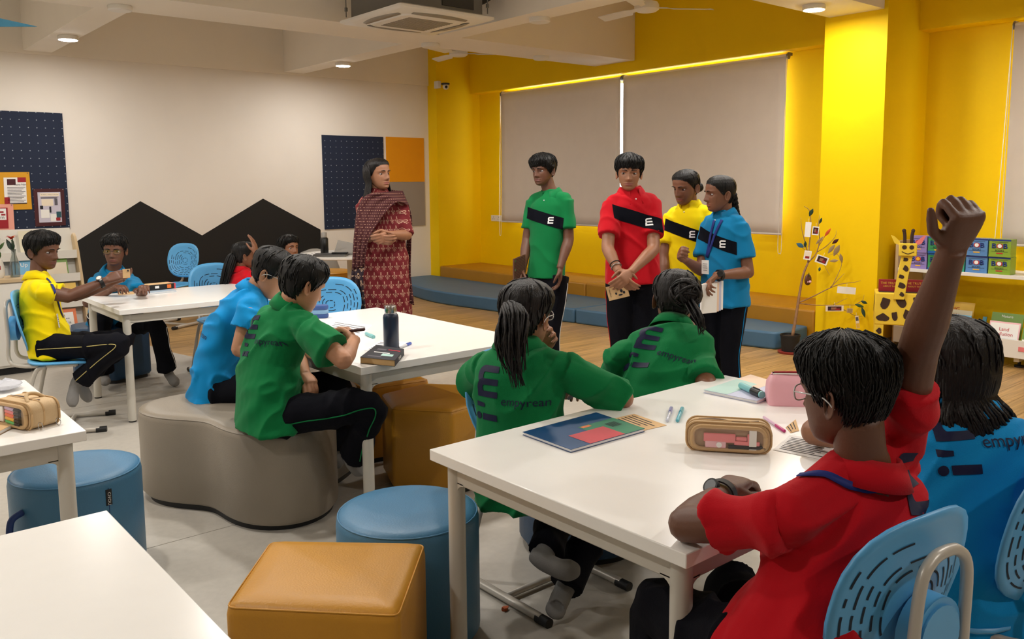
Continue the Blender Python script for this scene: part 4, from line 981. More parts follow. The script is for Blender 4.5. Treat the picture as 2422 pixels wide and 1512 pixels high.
# --- seated: boy in blue with glasses
fr = hd(6)
P2 = person('seated boy in blue polo with dark glasses at the far table', dict(pel=A(262, 752, 6.55), neck=A(268, 646, 6.3), head=A(271, 592, 6.22), shR=A(226, 672, 6.25), shL=A(316, 668, 6.3), elR=A(208, 716, 6.0), wrR=A(258, 688, 5.92), elL=A(333, 706, 6.05), wrL=A(338, 686, 5.85),
    knR=A(240, 768, 6.1), anR=A(246, 878, 6.3), toeR=A(250, 905, 6.15), knL=A(366, 768, 6.25), anL=A(396, 874, 6.42), toeL=A(418, 908, 6.28)), 'shirt_teal', 'skin_dark', 'boy', hd(12, -4), tilt(2), fr, .98,
    hairkw=dict(th_top=.022, th_side=.010, locks=400, lr=.0022), hands={'R': dict(curl=.5, palm=-UP), 'L': dict(curl=.4, palm=-UP)}, seed=2, pipe='decal_white', hs=.95)
glasses(P2)
# --- seated: girl in red with ponytail, hand raised to her head
fr = hd(128)
def pony_far(g, W_, Rh, HS):
    t = MB(); w0 = W_([(0, -.098, .02)])[0]
    bundle(t, [w0, A(548, 612, 6.62), A(538, 640, 6.6), A(530, 668, 6.6), A(524, 692, 6.6)], [.02, .045, .05, .04, .02], 70, .008, 3, wave=.008, jit=.3); g.tail = (np.array(t.v), t.f)
P3 = person('seated girl in red polo with a ponytail, back turned, hand raised', dict(pel=A(580, 742, 6.75), neck=A(572, 642, 6.7), head=A(578, 604, 6.68), elR=A(622, 668, 6.6), wrR=A(606, 600, 6.55), elL=A(560, 700, 6.95), wrL=A(600, 690, 7.0),
    knR=A(650, 745, 6.9), anR=A(650, 840, 7.0), knL=A(630, 740, 7.1), anL=A(630, 830, 7.15)), 'shirt_red', 'skin_brown', 'girl', hd(125, 2), UP, fr, .88, face=False, hairkw=dict(th_top=.012, th_side=.009, locks=80, lift=.002), extra=pony_far,
    hands={'R': dict(curl=.15, palm=hd(-100), d=A(600, 572, 6.55)-A(606, 600, 6.55))}, seed=3, shirt_drop=.08)
# --- seated: boy looking over
fr = hd(55)
P4 = person('boy looking up to the right, only his head showing over the group', dict(pel=A(672, 742, 7.7), neck=A(676, 630, 7.7), head=A(684, 588, 7.67), elR=A(650, 700, 7.5), wrR=A(690, 705, 7.35), elL=A(712, 700, 7.7), wrL=A(720, 700, 7.5),
    knR=A(700, 745, 7.4), anR=A(700, 840, 7.5), knL=A(720, 745, 7.55), anL=A(720, 840, 7.65)), 'shirt_red', 'skin_mid', 'boy', hd(52, 6), UP, fr, .92, hairkw=dict(th_top=.026, th_side=.014, locks=240), seed=4, arms=('L', 'R'))
# --- seated on the clover pouf: boy in blue
fr = hd(98)
P5 = person('seated boy in bright blue polo with glasses, bent over beside the boy in green', dict(pel=A(512, 908, 4.26), neck=A(600, 696, 4.22), mid=A(530, 800, 4.26), head=A(642, 648, 4.2), shR=A(592, 728, 4.05), shL=A(600, 712, 4.38), elR=A(566, 826, 4.02), wrR=A(662, 852, 3.98), elL=A(650, 800, 4.5), wrL=A(720, 800, 4.5),
    knR=A(690, 925, 4.12), anR=A(690, 1080, 4.2), toeR=A(740, 1100, 4.2), knL=A(705, 905, 4.42), anL=A(700, 1050, 4.5)), 'shirt_blue', 'skin_fair', 'boy', hd(98, -30), UP, fr, 1.0,
    hairkw=dict(th_top=.022, th_side=.005, locks=220, lift=.003, len=.04), hands={'R': dict(curl=.4, palm=-UP)}, seed=5, foldamp=.011, sleeve=.52, upsl=.072, lip='lip_mid', shirt_drop=.12, wid=1.05, back=(.55, -.02, -.04, .95, 0))
glasses(P5, 'spectacle_clear')
# --- seated on the clover pouf: boy in green writing
fr = hd(118)
P6 = person('seated boy in green polo writing at the navy bottle table', dict(pel=A(636, 962, 3.72), neck=A(688, 730, 3.7), mid=A(640, 850, 3.74), head=A(716, 674, 3.68), shR=A(726, 775, 3.55), shL=A(626, 752, 3.85), elR=A(812, 852, 3.44), wrR=A(838, 806, 3.62), elL=A(704, 850, 3.92), wrL=A(722, 886, 3.78),
    knR=A(874, 958, 3.62), anR=A(838, 1078, 3.75), toeR=A(858, 1104, 3.8), knL=A(800, 908, 3.98), anL=A(790, 1060, 4.0), toeL=A(800, 1080, 4.05)), 'shirt_green', 'skin_fair', 'boy', hd(135, -22), tilt(4), fr, 1.0, face=False,
    hairkw=dict(th_top=.018, th_side=.010, locks=300, lift=.003, len=.035), hands={'R': dict(curl=.75, thumb=.8, palm=-UP*.3+hd(-60), d=A(822, 786, 3.72)-A(838, 806, 3.62), vox=.004), 'L': dict(curl=.5, palm=-UP)}, seed=6, foldamp=.011, sleeve=.72, upsl=.080, waist=1.12, wid=1.1, pipe='shirt_green', back=(.64, .015, .0, 1.05, .1), shirt_drop=.07, vox=.007)
# --- seated: girl in green with ponytail
fr = hd(158)
def pony(g, W_, Rh, HS):
    t = MB(); w0 = W_([(-.0, -.095, .03)])[0]
    bundle(t, [w0, w0+np.array([0, 0, .0])-FWD*.03-RGT*.015, A(1215, 760, 2.74), A(1212, 830, 2.72), A(1228, 915, 2.73)], [.018, .03, .052, .05, .018], 150, .0062, 5, wave=.012, jit=.35, endspread=.1); 
    t.tube([w0+FWD*.005, w0-FWD*.02], .021, 12); g.tail = (np.array(t.v), t.f)
P12 = person('seated girl in green polo with a ponytail, elbow on the front table', dict(pel=A(1238, 1112, 2.95), neck=A(1228, 826, 2.93), head=A(1246, 746, 2.93), shL=A(1152, 872, 2.98), shR=A(1330, 872, 2.86), elR=A(1474, 942, 2.9), wrR=A(1400, 920, 3.09), elL=A(1122, 905, 3.18), wrL=A(1262, 838, 3.14),
    knR=A(1350, 1130, 3.22), anR=A(1290, 1306, 2.88), toeR=A(1372, 1350, 2.82), knL=A(1440, 1170, 3.2), anL=A(1338, 1388, 2.96), toeL=A(1316, 1440, 2.88)), 'shirt_green', 'skin_mid', 'girl', hd(150, -4), tilt(3), fr, .98, face=False,
    hairkw=dict(th_top=.016, th_side=.012, locks=160, lift=.003, len=.06), hairmat='hair_brown', extra=pony, hands={'L': dict(curl=.5, palm=hd(-20), d=A(1296, 800, 3.12)-A(1262, 838, 3.14)), 'R': dict(curl=.4, palm=-UP)}, seed=12, foldamp=.011, sleeve=.97, upsl=.068, wid=1.0, back=(.58, -.03, .0, 1.05, -.06), vox=.006, shirt_drop=.12, waist=1.05)
glasses(P12, 'spectacle_clear')
# --- seated: girl in green with bun
fr = hd(172)
def bun(g, W_, Rh, HS):
    c = np.array([.035, -.112, .02]); rs = random.Random(2)
    g.ball(c, (.050, .042, .055), 16)
    for i in range(90):
        u = unit([rs.gauss(0, 1), rs.gauss(0, .5), rs.gauss(0, 1)]); w = unit(np.cross(u, [rs.gauss(0, 1), rs.gauss(0, 1), rs.gauss(0, 1)])); r_ = .044+.014*rs.random(); a = rs.random()*6.28
        g.tube([c+(u*math.cos(a+t)+w*math.sin(a+t))*r_*np.array([1.05, .85, 1.1]) for t in np.linspace(0, 2.2, 7)], [.001, .004, .0055, .006, .0055, .004, .001], 5)
    t = MB(); bundle(t, [W_([c])[0], A(1650, 750, 3.34), A(1660, 780, 3.34), A(1662, 800, 3.36)], [.02, .02, .015, .01], 14, .004, 8, wave=.012, jit=.4); g.tail = (np.array(t.v), t.f)
P13 = person('seated girl in green polo with hair in a bun, leaning on the table', dict(pel=A(1562, 978, 3.36), neck=A(1590, 784, 3.52), head=A(1598, 712, 3.58), shL=A(1466, 842, 3.46), shR=A(1648, 852, 3.44), elR=A(1672, 912, 3.28), wrR=A(1645, 815, 3.56), elL=A(1440, 930, 3.6), wrL=A(1540, 840, 3.75),
    knR=A(1640, 990, 3.75), anR=A(1640, 1170, 3.7), knL=A(1520, 990, 3.78), anL=A(1520, 1170, 3.75)), 'shirt_green', 'skin_brown', 'girl', hd(168, -14), tilt(6), fr, 1.04, face=False,
    hairkw=dict(th_top=.016, th_side=.014, locks=160, lift=.003, len=.06), hairmat='hair_brown', extra=bun, hands={'R': dict(curl=.6, palm=hd(-90), d=A(1636, 778, 3.62)-A(1645, 815, 3.56))}, seed=13, foldamp=.011, sleeve=.86, upsl=.07, wid=1.02, back=(.55, -.07, .0, 1.05, -.22), vox=.006, shirt_drop=.12, waist=1.06)
# --- front: boy in red, fist raised
fr = hd(-142)
P14 = person('boy in red polo at the front raising his fist, glasses and watch', dict(pel=A(1880, 1545, 1.73), neck=A(2034, 1136, 1.73), head=A(1998, 930, 1.72), shL=A(1852, 1238, 1.64), shR=A(2126, 1062, 1.82), elL=A(1622, 1240, 1.80), wrL=A(1716, 1162, 2.0), elR=A(2172, 826, 1.69), wrR=A(2249, 600, 1.52),
    knL=A(1560, 1440, 2.02), anL=down(A(1560, 1440, 2.0), .08), toeL=down(A(1560, 1440, 2.0), .04, (-.1, .12)), knR=A(1720, 1400, 2.2), anR=down(A(1720, 1400, 2.2), .08), toeR=down(A(1720, 1400, 2.2), .04, (-.1, .12))), 'shirt_red', 'skin_dark', 'boy', hd(-148, -6), tilt(0), fr, 1.0, face=False,
    hairkw=dict(th_top=.024, th_side=.005, locks=1300, lift=.007, len=.06, lr=.0017, drop=.008), hands={'L': dict(curl=.35, palm=-UP, vox=.0036), 'R': dict(curls=[1.35, 1.3, 1.3, 1.35], thumb=-.35, palm=hd(-165, -10), d=A(2292, 512, 1.47)-A(2249, 600, 1.52), vox=.0036, s=.92)}, seed=14, sleeve=.66, hs=.93, upsl=.058, wid=.98, vox=.006, foldamp=.012, back=(.62, .10, .05, .9, -.3), waist=1.1, shirt_drop=.1)
glasses(P14, 'spectacle_clear'); wrist_watch(P14, 'L', 'dark', 'rubber', fcol=hd(-60, 40))
# --- front right: girl in blue with long hair
fr = hd(-174)
def long_hair(g, W_, Rh, HS):
    t = MB(); rs = random.Random(6)
    for i in range(620):
        a = math.radians(62+236*rs.random()); z0 = .02+.08*rs.random(); loc = [head_pt(a, z0, .014), head_pt(a, -.01, .022), head_pt(a, -.07, .03)+[0, -.015*(abs(a-PI) < 1.2), 0]]
        q = [W_([x])[0] for x in loc]; e = q[-1]; o = unit((e-W_([(0, -.02, -.06)])[0])*[1, 1, 0]); w1 = rs.random()*6; L_ = .17+.19*rs.random()
        sd = RGT*(.03+.05*rs.random())*(1 if a > PI*.55 else .2)
        for k in range(1, 6):
            f_ = k/5; q.append(e+o*(.012+.03*f_)+sd*f_+RGT*.012*math.sin(w1+f_*7)-FWD*.01*math.cos(w1+f_*6)+np.array([0, 0, -L_*f_]))
        q = bez(q, 2); n = len(q); t.tube(q, [.005*(1-.85*(k/(n-1))**2) for k in range(n)], 5)
    g.tail = (np.array(t.v), t.f)
P15 = person('girl in blue polo with long loose wavy hair at the right edge', dict(pel=A(2305, 1352, 2.12), neck=A(2282, 985, 2.14), head=A(2246, 872, 2.16), shL=A(2158, 1046, 2.16), shR=A(2392, 1040, 2.13), elL=A(1926, 1022, 2.42), wrL=A(2010, 990, 2.62), elR=A(2450, 1190, 2.2), wrR=A(2380, 1190, 2.42),
    knL=A(2130, 1300, 2.5), anL=down(A(2130, 1300, 2.5), .08), toeL=down(A(2130, 1300, 2.5), .04, (-.1, .12)), knR=A(2260, 1290, 2.55), anR=down(A(2260, 1290, 2.55), .08), toeR=down(A(2260, 1290, 2.55), .04, (-.1, .12))), 'shirt_blue', 'skin_mid', 'girl', hd(-150, -8), UP, fr, 1.0, face=False,
    hairkw=dict(th_top=.022, th_side=.018, locks=160, lift=.004, len=.08), hairmat='hair_brown', extra=long_hair, hands={'L': dict(curl=.4, palm=-UP)}, seed=15, foldamp=.011, sleeve=.5, upsl=.07, back=(.66, -.02, .06, 1.05, .06), vox=.006, shirt_drop=.13, waist=1.05)

# ================================================================ fixtures
def solid(name, mb, mtl, label, cat, group=None, loc=(0, 0, 0), smooth=40, bevel=0):
    o = mb.build(name, mtl, None, None if bevel else smooth, bevel, origin=loc); o.location = tuple(map(float, loc)); return tag(o, label, cat, group)
def col(name, rgb, rough=.5, **k):
    if name not in M: mk(name, rgb, rough, **k)
    return name
# air conditioner
r = empty('ceiling_air_conditioner', (4.15, 6.16, 2.86), 0, 'white ceiling cassette air conditioner hanging between the beams', 'air conditioner')
MB().loft([[(x, y, z) for x, y in rrect(w, w, .02)] for w, z in ((.90, -.0), (.95, .012), (.95, .03), (.84, .05))]).build('face_panel', 'offwhite', r, 30)
MB().bb((-.4, -.4, .05), (.4, .4, .31)).build('steel_casing', 'grey_metal', r, bevel=.006)
MB().bb((-.02, -.41, .08), (.3, -.4, .22)).build('access_plate', 'dark_metal', r)
MB().loft([[(x, y, z) for x, y in rrect(w, w, .09)] for w, z in ((.60, -.012), (.62, 0))]).build('centre_cover', 'offwhite', r, 30)
for k in range(12): MB().box((0, -.21+k*.038, -.0135), (.44, .022, .003)).build('grille_slat', 'louvre', r)
for a in range(4):
    q = MB(); n = 9; up_ = []; lo = []
    for t in np.linspace(-1, 1, n): up_.append((.27*t, .41-.05*t*t, -.003)); lo.append((.27*t, .33+.0*t*t, -.010))
    o = q.loft([up_, lo], closed=False).build('louvre', 'louvre', r, 60); o.rotation_euler = (0, 0, a*PI/2); s_ = o.modifiers.new('s', 'SOLIDIFY'); s_.thickness = .004
for sx in (-1, 1):
    for sy in (-1, 1): MB().tube([(sx*.43, sy*.43, .06), (sx*.43, sy*.43, .74)], .005, 6).tube([(sx*.43, sy*.43, .11), (sx*.43, sy*.43, .14)], .014, 8).build('hanging_rod', 'grey_metal', r, 40)
MB().tube(bez([(.4, -.1, .2), (.6, -.15, .25), (.8, -.3, .42), (.9, -.9, .5)], 6), .045, 12).build('insulated_pipe', 'rubber', r, 60)
def fan(x, y, z, rot, label):
    r = empty('ceiling_fan', (x, y, z), rot, label, 'fan', 'white ceiling fans')
    MB().tube([(0, 0, .06), (0, 0, 3.6-z)], .011, 8).build('down_rod', 'offwhite', r, 40); MB().lathe([(.02, .16), (.05, .08), (.05, .06)], n=20).build('canopy', 'offwhite', r, 40)
    MB().lathe([(.03, .07), (.1, .055), (.115, .03), (.115, -.01), (.09, -.028), (.02, -.032)], n=32).build('motor', 'offwhite', r, 40)
    for k in range(3):
        o = MB().loft([[(x_, -w, -.004-.012*(x_ > .2)), (x_, w, .012), (x_, w, .018), (x_, -w, .002-.012*(x_ > .2))] for x_, w in ((.1, .02), (.2, .022), (.24, .052), (.6, .06), (.63, .045))]).build('blade', 'offwhite', r, 30); o.rotation_euler = (0, 0, k*2*PI/3)
fan(6.48, 8.7, 3.11, -.65, 'white ceiling fan beyond the beam, above the yellow corner'); fan(6.21, 5.39, 3.11, -.6, 'white ceiling fan at the top edge over the right blind')
r = empty('security_camera', (7.13, 10.02, 2.9), 0, 'small white dome security camera in the yellow corner', 'camera')
MB().bb((-.05, -.02, -.05), (0, .08, .05)).build('junction_box', 'offwhite', r, bevel=.004); MB().lathe([(.06, .02), (.06, 0), (.052, -.004)], (.05, -.06, 0), 20).build('mount', 'dark_metal', r, 40)
MB().ball((.05, -.07, -.03), .045, 16).build('dome', 'offwhite', r, 180); MB().ball((.035, -.098, -.038), .022, 12).build('lens', 'lens', r, 180)
r = empty('switch_plate', (7.898, 9.719, .985), 0, 'white socket plate on the yellow wall left of the blind', 'socket')
MB().bb((-.01, -.12, -.045), (0, .12, .045)).build('plate', 'offwhite', r, bevel=.004)
for y_ in (-.06, .06):
    g = MB(); [g.tube([(-.0125, y_+a, b), (-.009, y_+a, b)], .006, 8) for a, b in ((0, .018), (-.015, -.012), (.015, -.012))]; g.build('socket_holes', 'rubber', r)
o = MB(); pts = [aty(-60, 30, 5.6), aty(88, 62.5, 5.6), aty(-60, 63, 5.6)]; o.loft([[p for p in pts], [p+np.array([0, .012, 0]) for p in pts]])
solid('hanging_pennant', o, col('pennant_blue', (62, 130, 160), .7), 'blue triangular pennant hanging at the top left corner', 'pennant')
MB().tube([pts[0], pts[0]*[1, 1, 0]+[0, 0, 3.6]], .002, 5).build('cord', 'offwhite', bpy.data.objects['hanging_pennant'])

# ---------------------------------------------------------------- pinned posters
def poster(px, label, m, inner, prints, group='posters pinned on the left board', y=YW-.02):
    P = [aty(*q, y) for q in px]; o = P[0]; xd = unit(P[1]-P[0]); w = np.linalg.norm(P[1]-P[0]); h = np.linalg.norm(P[3]-P[0]); yd = unit(P[0]-P[3])
    r = empty('pinned_poster', o-np.array([0, 0, h]), 0, label, 'poster', group); og = np.array(r.location)
    bk_ = MB().add([p+np.array([0, t, 0]) for t in (0, .004) for p in P], [(0, 3, 2, 1), (4, 5, 6, 7), (0, 1, 5, 4), (1, 2, 6, 5), (2, 3, 7, 6), (3, 0, 4, 7)]).build('card_backing', m, r, origin=og)
    g = MB(); x0, x1, y0, y1 = inner; quad(g, o, xd, yd, w*x0, w*x1, -h*y1, -h*y0, 0, .003); pp_ = g.build('paper', 'paper', r, origin=og)
    for k, (kind, *a) in enumerate(prints):
        g = MB()
        if kind == 'q': quad(g, o, xd, yd, w*a[0], w*a[1], -h*a[3], -h*a[2], 0, .004+.0004*k); g.build('print', a[4], pp_, origin=og)
        elif kind == 't': flat_text(g, a[0], a[1], o+xd*w*a[2]-yd*h*a[3], xd, yd, 0, off=.0048); g.build('lettering', a[4], pp_, origin=og)
        elif kind == 'l':
            for i in range(a[4]):
                yy = a[2]+(a[3]-a[2])*i/a[4]; quad(g, o, xd, yd, w*a[0], w*(a[1]-.04*((i*7) % 3)), -h*(yy+.012), -h*yy, 0, .0048)
            g.build('writing', a[5], pp_, origin=og)
    for (u, v) in ((.04, .03), (.96, .03)): MB().ball(o+xd*w*u-yd*h*v+np.array([0, -.004, 0]), .006, 8).build('push_pin', 'steel', r, origin=og)
col('maroon', (70, 18, 28), .5); col('mustard', (222, 160, 30), .7); col('pink_card', (240, 168, 150), .7); col('crimson', (160, 24, 38), .6); col('lilac_paper', (206, 200, 216), .8); col('teal_print', (40, 84, 96), .6); col('grey_ink', (96, 92, 100), .8); col('cream', (240, 226, 204), .8)
poster([(-45, 408), (69, 407), (76, 495), (-40, 499)], 'mustard poster with a handwritten letter on the navy board', 'mustard', (.45, .92, .14, .84), [('q', .52, .70, .18, .34, 'maroon'), ('q', .74, .92, .14, .27, 'crimson'), ('q', .45, .56, .66, .84, 'crimson'), ('q', .56, .92, .82, .84, 'navy_board'), ('l', .52, .90, .40, .82, 11, 'grey_ink'), ('t', 'Raina Nair', .026, .80, .33, 'ink')])
poster([(78, 447), (151, 446), (156, 533), (84, 536)], 'maroon framed collage poster at the corner of the navy board', 'maroon', (.13, .87, .09, .9), [('q', .13, .87, .09, .9, 'lilac_paper'), ('q', .20, .82, .12, .20, 'cream'), ('q', .24, .62, .28, .46, 'cream'), ('q', .2, .48, .56, .78, 'white'), ('q', .5, .7, .68, .88, 'white'), ('q', .7, .86, .62, .78, 'teal_print'), ('q', .68, .82, .78, .86, 'crimson'), ('q', .48, .54, .48, .64, 'ink'), ('q', .66, .76, .26, .44, 'grey_ink'), ('q', .18, .28, .45, .54, 'ink'), ('l', .22, .46, .59, .76, 6, 'grey_ink'), ('l', .52, .68, .71, .87, 6, 'grey_ink'), ('l', .22, .8, .22, .27, 3, 'grey_ink'), ('t', 'No More   Theatre is the way', .014, .52, .16, 'ink')])
poster([(-70, 484), (31, 483), (35, 546), (-66, 549)], 'pink framed red drawing poster at the left edge of the board', 'pink_card', (.1, .86, .13, .9), [('q', .1, .86, .13, .9, 'crimson'), ('q', .1, .82, .16, .58, 'paper'), ('q', .62, .76, .26, .32, 'crimson'), ('q', .7, .8, .36, .42, 'crimson'), ('t', 'warm', .05, .62, .50, 'ink')], y=YW-.028)

# ---------------------------------------------------------------- left cabinet things
def vase(loc, prof, mtl, label, name='vase', n=28): return solid(name, MB().lathe(prof, (0, 0, 0), n, cap=(1, 0)), mtl, label, 'vase', loc=(0, 0, 0)) if 0 else None
gl = mk('clear_glass', (225, 232, 228), .05, trans=.9, spec=.5)
CT = .775
p = atz(33, 656, CT); p = np.array([1.31, 7.82, CT])
r = empty('glass_bottle_vase', p, 0, 'clear glass bottle vase with an orange flower on the cabinet', 'vase')
o = MB().lathe([(.034, 0), (.036, .01), (.036, .09), (.030, .13), (.017, .18), (.0165, .215), (.019, .222)], n=28, cap=(1, 0)).build('glass_body', 'clear_glass', r, 60); o.modifiers.new('s', 'SOLIDIFY').thickness = .002
MB().tube(bez([(0, 0, .02), (.004, 0, .15), (.0, 0, .26), (-.01, 0, .3)], 4), .003, 6).build('stem', col('stem_green', (50, 84, 44)), r, 60)
for k in range(3): o = MB().loft([[(-.002, 0, 0), (.002, 0, 0)], [(-.02, 0, .05), (.018, 0, .05)], [(-.014, 0, .09), (.014, 0, .09)], [(-.001, 0, .12), (.001, 0, .12)]], closed=False).build('leaf', col('leaf_dark', (26, 52, 38), .5), r); o.location = (0, 0, .2); o.rotation_euler = (.3*(k-1), .35*(k-1), k*1.1)
for k in range(9):
    a = k*.7; o = MB().loft([[(0, -.004, 0), (0, .004, 0)], [(.025, -.012, .01), (.025, .012, .01)], [(.05, -.006, .005), (.05, .006, .005)]], closed=False).build('petal', col('petal_orange', (226, 92, 40), .6) if k % 3 else col('petal_red', (170, 30, 34), .6), r); o.location = (-.01, 0, .305); o.rotation_euler = (0, -.3-.2*(k % 2), a)
p = np.array([1.19, 7.80, CT])
r = empty('painted_vase', p, 0, 'white painted vase with green leaves at the left edge', 'vase')
MB().lathe([(.03, 0), (.045, .03), (.046, .08), (.036, .13), (.033, .15)], n=28, cap=(1, 1)).build('vase_body', 'offwhite', r, 60)
for k in range(3): g = MB(); q = math.radians(-130+k*22); quad(g, (.0455*math.cos(q), .0455*math.sin(q), .05+.015*k), (-math.sin(q), math.cos(q), .4), (0, 0, 1), -.008, .008, -.012, .02, 0, .0015); g.build('painted_leaf', 'stem_green' if k % 2 else 'crimson', r)
for k in range(9): o = MB().loft([[(-.002, 0, 0), (.002, 0, 0)], [(-.014, 0, .03), (.014, 0, .03)], [(-.012, .004, .055), (.012, .004, .055)], [(-.001, .008, .08), (.001, .008, .08)]], closed=False).build('leaf', col('leaf_green', (70, 100, 50), .5), r); o.location = (.012*math.cos(k*2.1), .012*math.sin(k*2.1), .15+.012*k); o.rotation_euler = (.5*math.cos(k*2.4), .6*math.sin(k*2.4), k*.9)
# rack with picture books
r = empty('book_rack', (1.2, 8.33, 0), 0, 'pale wooden display rack of picture books left of the mural', 'book rack')
for sx in (-.72, .68):
    prof = [(-.32, .0), (-.30, .2), (-.05, .93), (.02, 1.05), (.07, 1.085), (.12, 1.06), (.22, .0)]
    MB().loft([[(sx, y_, z) for y_, z in prof], [(sx+.022, y_, z) for y_, z in prof]]).build('side_panel', 'birch', r, 30)
TI = [(-.27, .22), (-.19, .46), (-.11, .68), (-.04, .88)]
for y_, z in TI:
    MB().bb((-.70, y_-.01, z-.012), (.68, y_+.1, z)).build('ledge', 'offwhite', r); MB().bb((-.70, y_-.014, z-.012), (.68, y_-.01, z+.06)).build('ledge_lip', 'offwhite', r)
    MB().add([(-.70, y_+.10, z), (.68, y_+.10, z), (.68, y_+.19, z+.25), (-.70, y_+.19, z+.25)], [(0, 1, 2, 3)]).build('back_panel', 'offwhite', r)
col('book_blue', (36, 110, 190), .4); col('book_green', (110, 150, 50), .4); col('book_yellow', (232, 190, 70), .4); col('book_orange', (232, 116, 40), .4); col('book_cream', (236, 228, 200), .4); col('book_red', (150, 30, 40), .4); col('book_sky', (110, 180, 220), .4); col('book_teal', (40, 120, 140), .4); col('book_pink', (226, 120, 150), .4)
def pbook(tier, x, w, h, m, label, lines, tm='ink', patch=None):
    y_, z = TI[tier]; R = np.array([[1, 0, 0], [0, .94, .34], [0, -.34, .94]]).T; o = np.array([1.2+x, 8.33+y_+.015, z+.002]); q = empty('picture_book', o, 0, label, 'book', 'picture books on the rack')
    yd = np.array([0, .34, .94]); MB().box(yd*h/2+np.array([0, .006, 0]), (w, .008, h), R=np.stack([(1, 0, 0), np.cross(yd, (1, 0, 0)), yd], 1)).build('cover', m, q)
    n = np.cross((1, 0, 0), yd); k = np.array([0, .006, 0])+n*.0045
    if patch:
        for a in patch: g = MB(); quad(g, k, (1, 0, 0), yd, *a[:4], 0, .0004); g.build('cover_picture', a[4], q)
    for t, s_, u, v in lines: g = MB(); flat_text(g, t, s_, k+np.array([u, 0, 0])+yd*v, (1, 0, 0), yd, 0, off=.001); g.build('title', tm, q)
pbook(3, -.03, .24, .26, 'white', 'white picture book with ARK on the cover, top tier', [('ARK', .06, -.01, .15), ('A LITTLE', .02, 0, .21), ('for Cake', .03, 0, .09)])
pbook(3, .36, .22, .25, 'book_cream', 'cream picture book mentioning a rabbit, top tier', [('TALES OF', .024, .0, .19), ('A RABBIT', .034, 0, .15)])
pbook(3, -.36, .24, .24, 'book_yellow', 'yellow picture book behind the leaves, top tier', [('Wild', .06, 0, .15)], patch=[(-.08, .08, .03, .1, 'book_sky')])
pbook(2, -.05, .27, .24, 'book_blue', 'blue picture book with orange lettering behind the glass vase', [('cloudy', .07, 0, .17), ('room', .06, -.02, .09)], 'book_orange')
pbook(2, .26, .2, .24, 'book_sky', 'pale blue picture book in the middle of the rack', [('Up', .05, 0, .15)], 'white')
pbook(2, .50, .2, .25, 'book_green', 'green picture book on the right end of the rack', [('WILD', .04, 0, .2)], 'ink', [(-.09, .09, .02, .16, 'cream')])
pbook(1, .52, .24, .2, 'book_yellow', 'yellow picture book about a ball, second tier from the floor', [('Drama', .035, 0, .15), ('Made A Ball', .034, 0, .10)])
pbook(1, .22, .24, .2, 'book_cream', 'cream picture book with a blue picture, lower tier', [('Moon', .05, 0, .14)], 'book_red', [(-.1, .1, .02, .09, 'book_blue')])
pbook(0, .50, .22, .22, 'book_orange', 'orange and white picture book on the lowest tier', [('But', .03, 0, .165), ('excuse me', .024, 0, .135), ('THAT is', .034, 0, .1), ('my book', .026, 0, .06)], 'ink', [(-.085, .085, .035, .19, 'white')])

# ---------------------------------------------------------------- tabletop things
Z = TH+.0008
def book_at(P, t, name, label, cat, cover, pages='paper', z=Z, group=None):        # P: 4 ground corners
    P = [np.array([q[0], q[1], z]) for q in P]; o = P[0]; r = empty(name, o, 0, label, cat, group)
    def slab(a, b, ins=0):
        c = sum(P)/4; Q = [p+(c-p)*ins for p in P]; return [[q+np.array([0, 0, a]) for q in Q], [q+np.array([0, 0, b]) for q in Q]]
    MB().loft(slab(.0, .0012)).build('back_cover', cover, r, origin=o); MB().loft(slab(.0012, t-.0012, .02)).build('pages', pages, r, origin=o); MB().loft(slab(t-.0012, t)).build('front_cover', cover, r, origin=o)
    return r, o, P
def uvq(P, z, u0, u1, v0, v1):
    f = lambda u, v: P[0]*(1-u)*(1-v)+P[1]*u*(1-v)+P[2]*u*v+P[3]*(1-u)*v
    return [f(u, v)+np.array([0, 0, z]) for u, v in ((u0, v0), (u1, v0), (u1, v1), (u0, v1))]
def printq(r, o, P, z, u0, u1, v0, v1, m, name='cover_print'): MB().add(uvq(P, z, u0, u1, v0, v1), [(0, 1, 2, 3)]).build(name, m, r, origin=o)
def sheet_at(P, name, label, cat, m='paper', lines=0, lm='grey_ink', z=Z, t=.0006, group=None, curl=0):
    P = [np.array([q[0], q[1], z]) for q in P]; r = empty(name, P[0], 0, label, cat, group)
    MB().loft([P, [q+np.array([0, 0, t]) for q in P]]).build('sheet', m, r, origin=P[0])
    if lines:
        g = MB()
        for i in range(lines): v = .12+.8*i/lines; g.add(uvq(P, t+.0005, .08, .9-.1*((i*5) % 3), v, v+.25/lines), [(0, 1, 2, 3)])
        g.build('writing', lm, r, origin=P[0])
    return r, P
def pen(a, b, r_, name, label, cat, m, cap=None, clip=True, group=None, tip='steel'):
    a = np.asarray(a, float); b = np.asarray(b, float); d = unit(b-a); L_ = np.linalg.norm(b-a); q = empty(name, a, 0, label, cat, group)
    MB().tube([a, a+d*L_*.02, a+d*L_*.62], [r_*.8, r_, r_], 12).build('barrel', m, q, 40, origin=a); MB().tube([a+d*L_*.6, a+d*L_*.98, b], [r_*1.12, r_*1.12, r_*.9], 12).build('cap', cap or m, q, 40, origin=a)
    if clip: u = unit(np.cross(d, UP)); MB().box(a+d*L_*.78+UP*r_*1.2, (L_*.3, .004, .0025), R=np.stack([d, u, np.cross(d, u)], 1)).build('clip', cap or m, q, origin=a)
    return q
col('nb_blue', (30, 72, 124), .35); col('nb_green', (40, 134, 96), .35); col('nb_red', (206, 62, 76), .35); col('nb_pastel', (176, 196, 214), .45); col('nb_mint', (180, 216, 208), .45); col('nb_lilac', (196, 200, 226), .45); col('nb_peach', (238, 208, 184), .45)
